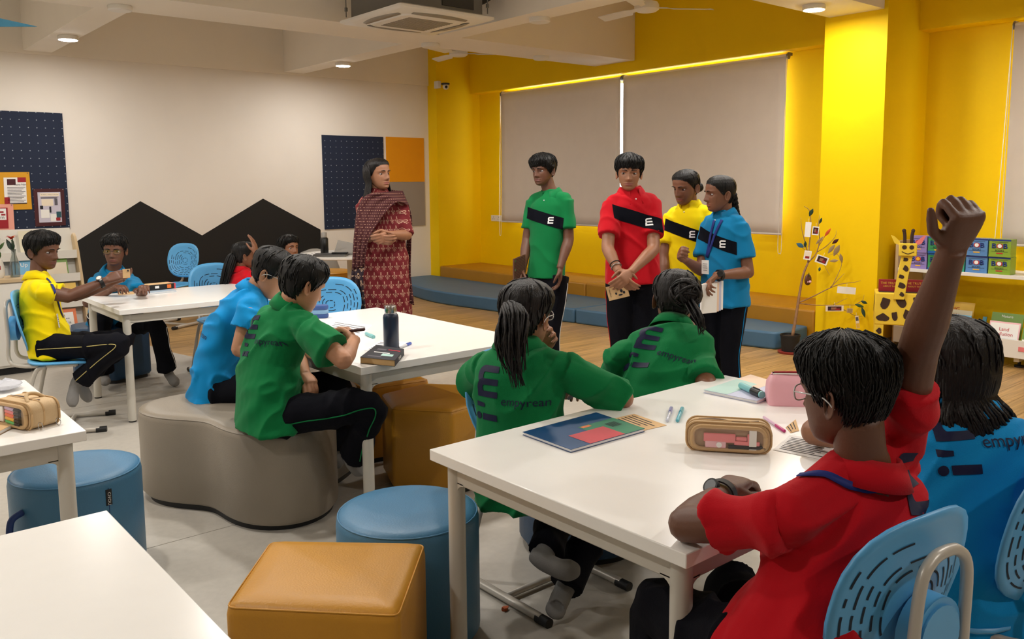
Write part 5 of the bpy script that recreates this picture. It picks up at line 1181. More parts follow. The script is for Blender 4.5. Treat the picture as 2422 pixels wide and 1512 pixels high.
t1 = [atz(*q, TH) for q in ((1236, 1030), (1350, 1072), (1525, 1022), (1410, 983))]
r, o, P = book_at(t1, .010, 'notebook', 'thick notebook with blue, green and red blocks on the front table', 'notebook', 'nb_blue')
printq(r, o, P, .0105, .36, 1, .5, 1, 'nb_green'); printq(r, o, P, .0108, .56, 1, .25, .72, 'nb_red'); printq(r, o, P, .011, .38, .45, .52, .64, 'book_orange')
g = MB()
for i in range(6): g.add(uvq(P, .0112, .5+.03*i, .515+.03*i, .78, .92), [(0, 1, 2, 3)])
g.build('fine_print', 'ink', r, origin=o)
sheet_at([atz(*q, TH) for q in ((1448, 992), (1520, 1020), (1577, 1007), (1500, 980))], 'kraft_card', 'brown printed card tucked beside the blue notebook', 'card', 'kraft', 5, 'ink')
sheet_at([atz(*q, TH) for q in ((1858, 1012), (1870, 1025), (1890, 1020), (1882, 993))], 'kraft_card', 'small brown lettered card near the magenta pen', 'card', 'kraft', 3, 'ink')
pen(atz(1578, 1000, TH)+UP*.006, atz(1588, 969, TH)+UP*.006, .0055, 'pen', 'clear barrel pen with violet end, left of the turquoise one', 'pen', col('pen_clear', (205, 210, 225), .15), col('pen_violet', (150, 150, 200), .3))
pen(atz(1602, 1000, TH)+UP*.006, atz(1614, 970, TH)+UP*.006, .006, 'pen', 'turquoise pen lying beside the clear pencil case', 'pen', col('turquoise', (90, 176, 194), .3))
pen(atz(1806, 990, TH)+UP*.005, atz(1856, 1024, TH)+UP*.005, .0045, 'pen', 'thin magenta pen right of the clear pencil case', 'pen', col('pen_pale', (226, 190, 215), .3), col('magenta', (196, 32, 120), .3), clip=False)
t2 = [atz(*q, TH) for q in ((1664, 930), (1790, 956), (1880, 925), (1775, 893))]
r, o, P = book_at(t2, .011, 'notebook', 'pastel notebook under the mint highlighter', 'notebook', 'nb_lilac')
printq(r, o, P, .0115, .0, .45, 0, .7, 'nb_mint'); printq(r, o, P, .0113, .0, .6, .5, 1, 'nb_peach')
col('mint', (132, 198, 200), .35)
q = pen(atz(1752, 914, TH+.02)+UP*.004, atz(1800, 936, TH+.02)+UP*.004, .0125, 'highlighter', 'mint highlighter with black band on the pastel notebook', 'marker', 'mint', 'black_plastic')
MB().tube([atz(1796, 934, TH+.02)+UP*.004, atz(1803, 937, TH+.02)+UP*.004], .0128, 12).build('end_plug', 'mint', q, 40, origin=np.array(q.location))
sheet_at([atz(*q, TH) for q in ((1828, 1065), (1960, 1092), (1985, 1050), (1868, 1030))], 'ruled_sheet', 'ruled paper sheet with handwriting by the boy in red', 'paper', 'paper', 9, 'ink')
# clear-fronted pencil case
def pouch(c, ang, w, d, h, name, label, body='pouch_beige', window=True, stuff='pink', rings=False, handle=False, front=-1):
    r = empty(name, (c[0], c[1], TH), ang, label, 'pencil case', 'zip pencil cases'); R0 = rrect(w, h, h*.36, 6)
    prof = [(-d/2, .96), (-d/2+.012, 1.0), (0, 1.02), (d/2-.012, 1.0), (d/2, .96)]
    MB().loft([[(x*k, y_, (z*k+h/2)) for x, z in R0] for y_, k in prof]).build('fabric_body', body, r, 40)
    for y_ in (-d/2+.004, d/2-.004, -.006): MB().tube([(x*1.01, y_, z*1.01+h/2) for x, z in R0+[R0[0]]], .0032, 6).build('zip_piping', 'pouch_trim', r, 180)
    g = MB().tube(bez([(-w*.36, -.004, h*1.0), (-w*.1, .006, h*.985), (w*.1, -.01, h*.97), (w*.36, .0, h*1.0)], 6), .0045, 6); g.build('open_zip', 'zip_dark', r, 180)
    if window:
        ins = [(x*.86, z*.78) for x, z in R0]; MB().add([(x, -d/2-.0015, z+h/2) for x, z in ins], [tuple(range(len(ins)))]).build('window_panel', 'pouch_dark', r)
        MB().add([(x, -d/2-.0125, z+h/2) for x, z in ins], [tuple(range(len(ins)))]).build('clear_window', 'thin_glass', r)
        MB().tube([(x, -d/2-.006, z+h/2) for x, z in ins+[ins[0]]], .0065, 6).build('window_rim', 'pouch_trim', r, 180)
        y_ = -d/2-.006
        if stuff == 'pink':
            MB().box((-.025, y_, h*.52), (.088, .008, .026)).box((.035, y_, h*.52), (.03, .008, .012)).box((.055, y_, h*.52), (.008, .008, .03)).build('pink_highlighter', 'salmon', r, bevel=.003)
            MB().box((-.036, y_-.001, h*.29), (.058, .008, .020)).build('pale_corrector', 'pale_pink', r, bevel=.003); MB().box((.05, y_, h*.37), (.07, .007, .012)).build('salmon_pen', 'salmon', r, bevel=.002)
            MB().tube([(.0, y_, h*.22), (.1, y_, h*.24)], .006, 8).build('black_pen', 'black_plastic', r, 40); MB().box((.066, y_-.003, h*.5), (.02, .003, h*.68)).build('elastic_band', 'offwhite', r)
            g = MB().lathe([(.008, 0), (.008, .0015)], n=16); o = g.build('smiley_charm', 'white', r); o.location = (-.026, y_-.0055, h*.29); o.rotation_euler = (PI/2, 0, 0)
        else:
            for k, m_ in enumerate(('lilac_m', 'salmon', 'marker_orange', 'marker_yellow', 'marker_green')): MB().tube([(-.015, y_, h*(.78-.13*k)), (.03, y_, h*(.78-.13*k)-.004)], .0062, 8).build('marker_body', m_, r, 40); MB().tube([(.03, y_, h*(.78-.13*k)-.004), (.055, y_, h*(.78-.13*k)-.006)], .0064, 8).build('marker_cap', 'black_plastic', r, 40)
            MB().box((-.045, y_, h*.5), (.03, .006, h*.6)).build('eraser_card', 'white', r, bevel=.002)
    if handle: MB().tube(bez([(w*.18, d*.5, h*.9), (w*.12, d*.2, h*1.16), (w*.12, -d*.1, h*1.18), (w*.3, -d*.3, h*.95)], 6), .006, 8).build('strap_handle', body, r, 180)
    if rings:
        for y_ in (-d*.3, d*.3): MB().tube([(w/2+.016+.012*math.cos(q), y_, .014+.012*math.sin(q)) for q in np.linspace(0, 2*PI, 17)], .0012, 5).build('zip_ring', 'steel', r, 180)
    return r
col('pouch_beige', (206, 176, 134), .7, bump=.15, bscale=200); col('pouch_trim', (196, 160, 112), .6); col('pouch_dark', (170, 140, 104), .6); col('zip_dark', (84, 62, 46), .7); col('salmon', (238, 132, 134), .35); col('pale_pink', (244, 190, 196), .35); col('lilac_m', (196, 170, 200), .4); col('marker_orange', (240, 110, 60), .4); col('marker_yellow', (244, 190, 60), .4); col('marker_green', (90, 190, 110), .4)
a_, b_ = atz(1622, 1065, TH), atz(1825, 1077, TH); an = math.atan2(b_[1]-a_[1], b_[0]-a_[0]); nrm = np.array([-math.sin(an), math.cos(an), 0])
pouch((a_+b_)/2+nrm*.035, an, .232, .066, .083, 'pencil_case', 'beige pencil case with clear window and pink pens inside')
a_, b_ = atz(-28, 1000, TH), atz(88, 1024, TH); an = math.atan2(b_[1]-a_[1], b_[0]-a_[0]); nrm = np.array([-math.sin(an), math.cos(an), 0])
pouch((a_+b_)/2+nrm*.05, an, .20, .10, .085, 'pencil_case', 'bulging beige pouch with markers and metal rings at the left edge', stuff='markers', rings=True, handle=True)
# pink case standing behind the boy's head
c = atz(1878, 955, TH); r = empty('pencil_case', c, math.radians(-48), 'pale pink zip pencil case beside the boy in red', 'pencil case', 'zip pencil cases')
col('pink_leather', (240, 178, 190), .45)
MB().loft([[(x, y_, z) for x, y_ in rrect(w, d, .018, 4)] for w, d, z in ((.18, .085, 0), (.19, .09, .03), (.185, .075, .075), (.165, .04, .10), (.15, .012, .108))]).build('leather_body', 'pink_leather', r, 50)
MB().tube(bez([(-.07, .0, .109), (0, -.006, .112), (.07, 0, .109)], 6), .004, 6).build('zip', 'crimson', r, 180); MB().tube(bez([(-.075, -.01, .106), (0, -.016, .108), (.075, -.01, .106)], 6), .0025, 6).build('zip_teeth', 'offwhite', r, 180)
# ---- navy bottle table
bt = atz(926, 826, TH); r = empty('water_bottle', bt, 0, 'navy steel water bottle standing on the table', 'bottle')
MB().lathe([(.033, 0), (.036, .004), (.036, .15), (.034, .162), (.027, .17)], n=32).build('bottle_body', col('bottle_navy', (24, 40, 66), .35), r, 50); MB().lathe([(.0265, .17), (.0275, .173), (.0275, .203), (.025, .207)], n=32).build('steel_cap', 'steel', r, 40)
c4 = [atz(*q, TH) for q in ((852, 860), (934, 868), (956, 840), (890, 830))]
t_ = .027; P = [np.array([q[0], q[1], Z]) for q in c4]; r = empty('paperback', P[0], 0, 'worn black paperback at the corner of the navy bottle table', 'book'); o = P[0]
MB().loft([P, [q+UP*.001 for q in P]]).build('back_cover', 'ink', r, origin=o); cc = sum(P)/4
MB().loft([[q+(cc-q)*.015+UP*.001 for q in P], [q+(cc-q)*.015+UP*(t_-.001) for q in P]]).build('pages', col('old_paper', (204, 168, 116), .9), r, origin=o); MB().loft([[q+UP*(t_-.001) for q in P], [q+UP*t_ for q in P]]).build('front_cover', 'ink', r, origin=o)
MB().add([P[1]+UP*.001, P[2]+UP*.001, P[2]+UP*t_, P[1]+UP*t_], [(0, 1, 2, 3)]).build('spine', 'ink', r, origin=o)
g = MB(); xd = P[2]-P[1]; n = np.cross(unit(xd), UP); flat_text(g, 'TURNER', .017, (P[1]+P[2])/2+UP*t_*.5, xd, UP, 0, off=.0012); g.build('spine_lettering', 'white', r, origin=o)
for a in ((.15, .55, .12, .2, 'grey_ink'), (.2, .7, .45, .5, 'paper'), (.5, .85, .25, .42, 'nb_mint'), (.55, .95, .72, .78, 'nb_red'), (.2, .5, .66, .76, 'grey_ink')): printq(r, o, P, t_+.0006, *a)
pen(atz(945, 826, TH)+UP*.006, atz(972, 815, TH)+UP*.006, .0055, 'pen', 'blue pen lying behind the navy bottle', 'pen', col('pen_white', (214, 216, 224), .3), col('pen_blue', (70, 100, 190), .3))
pen(atz(866, 793, TH)+UP*.008, atz(884, 801, TH)+UP*.008, .009, 'correction_roller', 'small clear turquoise correction roller on the table', 'stationery', 'mint', clip=False)
sheet_at([atz(*q, TH) for q in ((862, 830), (925, 834), (965, 810), (900, 806))], 'loose_sheet', 'loose handwritten sheet under the navy bottle', 'paper', 'paper', 6)
sheet_at([atz(*q, TH) for q in ((762, 790), (838, 812), (880, 770), (790, 757))], 'loose_sheet', 'loose sheet under the hand of the writing boy', 'paper', 'paper', 7)
sheet_at([atz(*q, TH+.001) for q in ((775, 785), (806, 793), (822, 783), (790, 777))], 'kraft_card', 'small brown card under the writing hand', 'card', 'kraft', 3, 'ink', z=Z+.001)
c = atz(742, 752, TH); r = empty('pencil_case', c, math.radians(-30), 'striped blue pencil case between the boy in green and the far chair', 'pencil case', 'zip pencil cases'); col('case_blue', (50, 80, 140), .6); col('case_sky', (120, 160, 196), .6)
for k, m_ in enumerate(('case_blue', 'case_sky', 'case_blue')): MB().loft([[(x, y_, .024*k+z) for x, y_ in rrect(.17-q, .075-q, .03, 5)] for q, z in ((.006, .001), (0, .008), (0, .018), (.006, .0245))]).build('layer', m_, r, 40)
# ---- far table
a4 = [atz(*q, TH) for q in ((322, 686), (340, 698), (418, 690), (390, 683))]
book_at(a4, .010, 'notebook', 'notebook under the black and red game box', 'notebook', 'nb_pastel')
c = (a4[0]+a4[2])/2; an = math.atan2(a4[2][1]-a4[1][1], a4[2][0]-a4[1][0]); r = empty('game_box', (c[0]+.01, c[1], TH+.011), an, 'flat black and red game box on the far table', 'box')
MB().box((0, 0, .02), (.21, .12, .04)).build('box_body', 'black_plastic', r, bevel=.002); 
for sx in (-1, 1): MB().box((sx*.104, 0, .02), (.012, .122, .042)).build('red_end', 'nb_red', r, bevel=.002)
MB().box((0, 0, .0405), (.19, .11, .002)).build('lid_picture', 'kraft', r); MB().box((-.03, -.0608, .022), (.03, .001, .018)).build('barcode', 'white', r); MB().box((.06, -.0608, .022), (.03, .001, .026)).build('orange_badge', 'book_orange', r)
for k, (q, lab) in enumerate([(((278, 690), (280, 698), (318, 696), (312, 688)), 'brown card stack on the far table beside the blue boy')]): sheet_at([atz(*w, TH) for w in q], 'kraft_card', lab, 'card', 'kraft', 3, 'ink', t=.006)
# ---- left edge table: notebook and crumpled bag
book_at([atz(*q, TH) for q in ((-60, 1030), (-40, 1050), (33, 1012), (-10, 1000))], .012, 'notebook', 'brown covered notebook in front of the bulging pouch', 'notebook', 'kraft')
g = MB(); c = atz(6, 925, TH); rings = []
for k in range(9): rings.append([c+np.array([.07*math.sin(PI*(k+.4)/9)*math.cos(q)*(1+.3*noise.noise((k*.9, q*2, 1))), .06*math.sin(PI*(k+.4)/9)*math.sin(q)*(1+.3*noise.noise((k*.9, q*2, 5))), .045*k/9*(1+.3*noise.noise((q, k, 3)))]) for q in np.arange(14)*2*PI/14])
solid('plastic_wrapper', g.loft(rings), col('clear_plastic', (214, 216, 224), .2, alpha=.75), 'crumpled clear plastic wrapper at the left edge', 'wrapper', loc=c, smooth=20)
# ---- round table things
zt = .7505
c = np.array([4.26, 8.02, zt]); r = empty('laptop', c, math.radians(-36), 'closed grey laptop on the round table', 'laptop'); MB().box((0, 0, .009), (.34, .23, .018)).build('base', 'grey_metal', r, bevel=.004); MB().box((0, 0, .0215), (.338, .228, .007)).build('lid', 'dark_metal', r, bevel=.003)
c = np.array([4.46, 8.0, zt+.026]); o = MB().box((0, 0, .006), (.17, .08, .012)).build('phone', 'black_plastic', bevel=.004); o.location = (4.34, 7.97, zt+.0265); o.rotation_euler = (0, 0, -.6); tag(o, 'black phone lying on the closed laptop', 'phone')
c = atz(768, 602, zt); r = empty('water_bottle', c, 0, 'black water bottle with clear cap on the round table', 'bottle'); MB().lathe([(.038, 0), (.042, .005), (.042, .17), (.032, .185)], n=28).build('bottle_body', 'black_plastic', r, 40); MB().lathe([(.03, .185), (.03, .235), (.026, .24)], n=28).build('clear_cap', col('smoke_cap', (176, 172, 166), .2), r, 40)
sheet_at([atz(*q, zt) for q in ((722, 602), (745, 608), (772, 602), (750, 597))], 'loose_sheet', 'white paper at the left end of the round table', 'paper', 'paper', 3, z=zt+.0005)
g = MB(); P = [atz(*q, zt) for q in ((790, 603), (835, 604), (838, 597), (800, 595))]; top = [p+UP*z for p, z in zip(P, (.02, .03, .10, .13))]; solid('folded_bag', g.loft([P, top]), col('grey_fabric', (150, 146, 140), .8), 'grey folded fabric bag standing on the round table', 'bag', loc=P[0])
g = MB(); c = np.array([5.05, 9.95, 0]); rings = [[c+np.array([rr*math.cos(q), rr*.7*math.sin(q), z]) for q in np.arange(24)*2*PI/24] for rr, z in ((.3, .0), (.36, .12), (.36, .35), (.30, .52), (.18, .64), (.05, .68))]; solid('bean_bag', g.loft(rings), 'grey_fabric', 'grey bean bag against the wall under the round table', 'bean bag', loc=c)

# ---------------------------------------------------------------- things held
J = P8['J']; c = A(1228, 634, 5.80); xd = unit(A(1248, 602, 5.86)-A(1212, 617, 5.74)); yd = unit(A(1212, 617, 5.74)-A(1212, 668, 5.74)); n = np.cross(xd, yd)
r = empty('folder', c, 0, 'brown striped folder held by the standing boy in green', 'folder'); col('folder_brown', (92, 58, 36), .6); col('folder_line', (50, 30, 20), .7)
R = np.stack([xd, n, yd], 1); MB().box(c, (.125, .012, .155), R=R).build('board', 'folder_brown', r, origin=c)
for k in range(14): MB().box(c+yd*(-.07+.0105*k)+n*.0065, (.12, .0015, .003), R=R).build('ridge', 'folder_line', r, origin=c)
for z in (.06, .0, -.06): MB().box(c-xd*.052+yd*z+n*.008, (.012, .003, .014), R=R).build('stud', 'steel', r, origin=c)
c = A(1461, 690, 5.02); xd = unit(A(1487, 684, 5.0)-A(1437, 696, 5.0)); yd = unit(A(1433, 678, 5.0)-A(1441, 708, 5.0)); n = np.cross(xd, yd); r = empty('kraft_card', c, 0, 'brown card with black panda print held by the boy in red', 'card'); R = np.stack([xd, n, yd], 1)
MB().box(c, (.125, .002, .085), R=R).build('card', 'kraft', r, origin=c)
for u, v, w, h in ((-.0, .022, .03, .014), (.022, .0, .016, .02), (-.012, -.01, .012, .014), (.012, -.022, .026, .01), (.035, -.012, .014, .016)):
    MB().add([c-n*-.0015+xd*(u+w/2*math.cos(q))+yd*(v+h/2*math.sin(q))+n*.0012 for q in np.arange(14)*2*PI/14], [tuple(range(14))]).build('print_patch', 'ink', r, origin=c)
g = MB(); flat_text(g, 'empyrean', .012, c-xd*.045+n*.0012, yd, -xd, 0); g.build('lettering', 'ink', r, origin=c)
for k, (m_, dx) in enumerate((('white', 0), ('nb_peach', .012), ('nb_lilac', .024), ('white', .034))):
    c = A(1676+k*5, 706-k*2, 5.0+.018*k); o = MB().box((0, 0, 0), (.12, .012, .175), R=np.stack([unit(RGT*.9+FWD*.5), unit(FWD*.9-RGT*.5), UP], 1)).build('held_book', m_); o.location = tuple(c); tag(o, ['white notebook held outermost by the girl in blue', 'peach notebook second in the stack held by the girl in blue', 'lilac notebook third in the stack held by the girl in blue', 'white notebook nearest her body, held by the girl in blue'][k], 'notebook', 'notebooks held by the girl in blue')
c = A(299, 647, 5.27); r = empty('kraft_card', c, 0, 'brown card held up by the boy in yellow', 'card'); R = np.stack([unit(RGT*.8+FWD*.4), unit(FWD-RGT*.4), UP], 1); MB().box(c, (.042, .002, .056), R=R).build('card', 'kraft', r, origin=c)
for u, v in ((-.01, .015), (.012, .018)): MB().ball(c-FWD*.002+RGT*u+UP*v, (.005, .002, .007), 8).build('printed_eye', 'ink', r, origin=c)
pen(A(806, 786, 3.66), A(862, 779, 3.60), .0065, 'pen', 'dark maroon pen in the hand of the writing boy', 'pen', col('pen_maroon', (58, 18, 28), .4), clip=False)
def lanyard(P, card, pts_l, pts_r=None):
    for pt in (pts_l, pts_r):
        if pt is None: continue
        g = MB(); path = bez(pt, 5); n = P['fr']; rows = []
        for p in path:
            h = P['bv'].ray_cast(Vector((0, 0, HC)), Vector(unit(p-np.array([0, 0, HC])))); h = h if h[0] is not None else P['bv'].find_nearest(Vector(p)); q = np.array(h[0])+np.array(h[1])*.004; nn_ = np.array(h[1]); rows.append((q, nn_))
        rows = [[q-unit(np.cross(n_, rows[min(i+1, len(rows)-1)][0]-rows[max(i-1, 0)][0]))*.0085, q+unit(np.cross(n_, rows[min(i+1, len(rows)-1)][0]-rows[max(i-1, 0)][0]))*.0085] for i, (q, n_) in enumerate(rows)]
        o = g.loft(rows, closed=False).build('lanyard', 'lanyard', P['root'], 180, origin=P['org']); s_ = o.modifiers.new('s', 'SOLIDIFY'); s_.thickness = .0015
    if card is not None:
        h = P['bv'].find_nearest(Vector(card)); c = np.array(h[0])+np.array(h[1])*.006 if h[3] < .1 else card; R = np.stack([P['lats'], P['fr'], P['up']], 1); MB().box(c, (.055, .002, .085), R=R).build('id_card', 'card_white', P['root'], origin=P['org'])
        g = MB(); 
        for k in range(4): g.box(c+P['up']*(.02-.013*k)+P['fr']*.0012, (.036-.006*(k % 2), .0008, .003), R=R)
        g.build('card_writing', 'grey_ink', P['root'], origin=P['org'])
lanyard(P11, A(1668, 632, 5.12), [A(1708, 521, 5.2), A(1694, 550, 5.12), A(1682, 585, 5.08), A(1674, 608, 5.06)], [A(1690, 522, 5.2), A(1682, 555, 5.1), A(1676, 588, 5.07), A(1672, 608, 5.06)])
lanyard(P1, A(151, 762, 5.16), [A(88, 645, 5.15), A(118, 668, 5.16), A(132, 700, 5.16), A(142, 735, 5.16), A(149, 752, 5.16)])
lanyard(P14, None, [A(1890, 1128, 1.62), A(1950, 1125, 1.60), A(2010, 1150, 1.60), A(2070, 1158, 1.64), A(2100, 1120, 1.70)])
fd = unit(P9['J']['wrR']-P9['J']['elR']); c = P9['J']['wrR']-fd*.03; a = unit(np.cross(fd, UP)); b = np.cross(a, fd)
for off, m_, rr in ((0, 'steel', .0035), (-.022, 'rubber', .0025)): MB().tube([c+fd*off+(a*math.cos(q)+b*math.sin(q))*.032 for q in np.linspace(0, 2*PI, 21)], rr, 6).build('bracelet', m_, P9['root'], 180, origin=P9['org'])

# ---------------------------------------------------------------- potted dry tree
pc = np.array([6.555, 4.006, 0]); r = empty('potted_tree', pc, 0, 'dry bare tree in a black pot hung with photo cards', 'plant'); bark = col('bark', (150, 112, 78), .8, var=.2, vscale=30); col('soil', (52, 36, 26), .95)
MB().lathe([(.062, .02), (.07, .02), (.083, .15), (.087, .15), (.087, .165), (.08, .165), (.078, .15)], n=28).build('pot', 'rubber', r, 40); MB().lathe([(.095, 0), (.105, .018), (.1, .018)], n=28).build('saucer', col('terracotta', (150, 50, 44), .6), r, 40); MB().lathe([(.077, .148), (.03, .153)], n=20).build('soil', 'soil', r, 40)
D = 7.4
def branch(pts, r0, r1, sub=None): pts = [A(*(p if len(p) == 3 else (*p, D))) for p in pts]; b = bez(pts, 4); MB().tube(b, list(np.linspace(r0, r1, len(b))), 7).build('branch' if r0 < .012 else 'trunk', bark, r, 180, origin=pc)
branch([(1874, 796), (1881, 760), (1886, 728), (1892, 690), (1900, 650), (1911, 622)], .0145, .009)
branch([(1911, 622), (1914, 580), (1918, 540), (1915, 500), (1902, 488)], .007, .002); branch([(1911, 622), (1930, 600), (1938, 570), (1936, 530), (1939, 508)], .006, .002); branch([(1912, 605), (1902, 565), (1896, 540), (1894, 515)], .005, .0015)
branch([(1930, 598, 7.42), (1955, 582, 7.45), (1975, 560, 7.46), (1978, 545, 7.46)], .004, .0015); branch([(1935, 585), (1950, 560), (1962, 545)], .004, .0012); branch([(1890, 716), (1922, 702), (1962, 682), (1990, 672), (2020, 668), (2036, 664)], .006, .0015); branch([(1964, 680), (1984, 660), (1998, 646)], .004, .001)
branch([(1890, 718), (1930, 722), (1975, 722), (2025, 722), (2040, 728)], .005, .0015); branch([(1975, 722), (2000, 735), (2025, 748), (2040, 748)], .004, .0012); branch([(1970, 722), (1990, 712), (2005, 705)], .003, .001); branch([(2025, 720), (2040, 710), (2044, 697)], .003, .001); branch([(1966, 680), (1986, 640), (1990, 620), (1978, 600), (1962, 604)], .003, .001); branch([(1912, 600), (1900, 588), (1888, 582)], .003, .001); branch([(1950, 628), (1956, 640), (1963, 652)], .002, .001)
def leafy(px, py, ang, L_, w, m, name='leaf', d=D-.01):
    c = A(px, py, d); u = unit(RGT*math.cos(ang)+UP*math.sin(ang)-FWD*.2); v = unit(np.cross(u, FWD)); rows = [[c+u*L_*t-v*w*math.sin(PI*min(.98, max(.03, t))), c+u*L_*t-FWD*.006*math.sin(PI*t), c+u*L_*t+v*w*math.sin(PI*min(.98, max(.03, t)))] for t in np.linspace(0, 1, 7)]
    MB().loft(rows, closed=False).build(name, m, r, 180, origin=pc)
col('dry_leaf', (168, 144, 104), .8); col('dark_leaf', (36, 66, 50), .5); col('blue_leaf', (60, 110, 140), .5)
for a in ((1914, 512, 1.2, .075, .018, 'dark_leaf'), (1938, 530, 1.3, .06, .012, 'dark_leaf'), (1902, 585, 2.7, .085, .02, 'blue_leaf'), (1904, 586, 1.6, .06, .014, 'dark_leaf'), (1968, 577, .7, .07, .016, 'maroon'), (1958, 600, 1.0, .1, .018, 'dry_leaf'), (1972, 606, 1.2, .11, .024, 'dry_leaf'), (1992, 622, 1.9, .09, .016, 'dry_leaf'), (1962, 618, .1, .075, .014, 'dry_leaf'), (1950, 560, 1.0, .09, .014, 'petal_orange'), (1930, 578, .9, .09, .014, 'dry_leaf'), (2036, 712, -.4, .06, .014, 'dark_leaf'), (2038, 726, -1.3, .1, .016, 'dark_leaf'), (2022, 720, -.3, .08, .014, 'stem_green'), (1940, 632, -1.9, .04, .012, 'dark_leaf')): leafy(*a)
def tag_card(px, py, w, h, rot, m, pic, label):
    c = A(px, py, D-.025); u = unit(RGT*math.cos(rot)+UP*math.sin(rot)-FWD*.15); v = unit(UP-u*np.dot(UP, u)); n = np.cross(u, v); q = empty('hanging_card', c, 0, label, 'card', 'cards hung on the dry tree'); R = np.stack([u, n, v], 1)
    MB().box((0, 0, 0), (w, .0015, h), R=R).build('card', m, q)
    for k, (x0, x1, y0, y1, mm) in enumerate(pic): g = MB(); quad(g, (0, 0, 0), u, v, x0*w, x1*w, y0*h, y1*h, 0, .0016+.0004*k); g.build('photo', mm, q)
    MB().tube([v*h*.5, v*(h*.5+.03)-n*.01], .0008, 4).build('thread', 'offwhite', q)
ph = [(-.38, .38, -.35, .38, 'maroon'), (-.2, .1, -.2, .2, 'skin_mid'), (.05, .3, -.3, .0, 'book_red'), (-.35, -.2, 0, .3, 'ink')]
tag_card(1911, 543, .05, .13, -.06, 'white', [], 'tall blank white card near the top of the dry tree'); tag_card(1929, 546, .055, .075, -.1, 'white', ph, 'photo card beside the tall blank card on the dry tree'); tag_card(1910, 604, .06, .08, -.15, 'white', [(-.4, .4, -.1, .4, 'cream'), (-.3, .3, -.35, -.1, 'book_red')], 'cream photo card left of the trunk on the dry tree'); tag_card(1944, 615, .105, .07, -.35, 'white', ph, 'tilted photo card in the middle of the dry tree')
tag_card(2002, 687, .155, .06, -.08, 'white', [], 'wide blank white card on the right branch of the dry tree'); tag_card(1974, 730, .15, .05, .02, 'cream', ph, 'wide photo card on the lowest branch of the dry tree'); tag_card(2010, 735, .05, .04, -.05, 'old_paper', [(-.4, .4, -.4, .4, 'dry_leaf')], 'tiny brown card on the lowest branch of the dry tree'); tag_card(2028, 762, .028, .11, .15, 'cream', [(-.4, .4, .1, .4, 'grey_ink'), (-.45, .45, -.45, -.1, 'book_yellow')], 'narrow yellow ended card dangling lowest on the dry tree')
c = A(1911, 662, D-.03); q = empty('hanging_ornament', c, 0, 'round brown ornament with leaves hanging from the trunk', 'ornament'); MB().ball((0, 0, 0), (.05, .02, .05), 16).build('disc', col('ornament_brown', (96, 54, 30), .6), q, 180)
for k in range(6): o = MB().loft([[(-.002, 0, 0), (.002, 0, 0)], [(-.01, 0, .02), (.01, 0, .02)], [(-.001, 0, .045), (.001, 0, .045)]], closed=False).build('sprig', 'leaf_green', q); o.location = tuple(-FWD*.02+UP*.03); o.rotation_euler = (0, -1.2+.5*k, .7)
for k in range(2): MB().ball(tuple(-FWD*.02+RGT*(-.012+.024*k)-UP*.015), .012, 10).build('blossom', 'pale_pink', q, 180)

# ---------------------------------------------------------------- giraffe book holder
gc = A(2128, 740, 7.12); gb = np.array([gc[0], gc[1], 0]); ga = math.radians(-62)
r = empty('giraffe_book_holder', gb, ga, 'yellow spotted giraffe book holder by the shelf', 'book holder'); col('giraffe_yellow', (238, 204, 60), .8, bump=.1, bscale=200); col('giraffe_spot', (62, 42, 30), .85)
rs = random.Random(11)
def spots(o_, xd, yd, w, h, n, s_, parent):
    for k in range(n):
        cx_, cy_ = (k+.5)/n*w-w/2, ((k*7) % 5/5-.4)*h*.6; g = MB(); rr = s_*(.7+.6*rs.random()); el = .7+.8*rs.random(); ph = rs.random()*6
        g.add([np.asarray(o_)+unit(xd)*(cx_+rr*math.cos(q)*(1+.25*math.sin(2*q+ph)))+unit(yd)*(cy_+rr*el*math.sin(q)*(1+.2*math.cos(3*q+ph)))+np.cross(unit(xd), unit(yd))*.002 for q in np.arange(16)*2*PI/16], [tuple(range(16))]); g.build('brown_spot', 'giraffe_spot', parent)
MB().bb((-.20, -.14, .30), (.20, .14, .57)).build('pocket', 'giraffe_yellow', r, bevel=.01)
MB().bb((-.17, -.11, .571), (.17, .11, .575)).build('pocket_inside', 'giraffe_spot', r)
spots((0, -.141, .5), (1, 0, 0), (0, 0, 1), .36, .06, 3, .042, r); spots((0, -.141, .38), (1, 0, 0), (0, 0, 1), .36, .08, 4, .036, r); spots((-.201, 0, .46), (0, -1, 0), (0, 0, 1), .24, .2, 3, .04, r)
for sx in (-.16, .16):
    for sy in (-.1, .1): MB().bb((sx-.035, sy-.035, .0), (sx+.035, sy+.035, .31)).build('leg', 'giraffe_yellow', r, bevel=.006); spots((sx, sy-.036, .15), (0, 0, 1), (-1, 0, 0), .26, .02, 4, .02, r)
nk = [(-.02, -.15, .52), (.0, -.15, .7), (.03, -.15, .9)]; MB().loft([[(x-.042, y_-.012, z), (x+.042, y_-.012, z), (x+.042, y_+.012, z), (x-.042, y_+.012, z)] for x, y_, z in nk]).build('neck', 'giraffe_yellow', r, bevel=.004)
spots((.005, -.163, .71), (.13, 0, 1), (-1, 0, .13), .36, .06, 5, .024, r)
MB().box((.03, -.17, .935), (.135, .04, .105)).build('head', 'giraffe_yellow', r, bevel=.008)
for sx in (-.027, .027):
    MB().tube([(.03+sx, -.192, .955), (.03+sx, -.189, .955)], .018, 16).build('eye', 'giraffe_spot', r, 40); MB().tube(bez([(.03+sx*.9, -.165, .98), (.03+sx*1.0, -.165, 1.05), (.03+sx*1.25, -.165, 1.09)], 4), .013, 8).ball((.03+sx*1.25, -.165, 1.09), .016, 8).build('horn', 'giraffe_spot', r, 60)
MB().tube(bez([(-.015, -.192, .92), (.03, -.193, .902), (.075, -.192, .92)], 6), .003, 6).build('smile', 'giraffe_spot', r, 60)
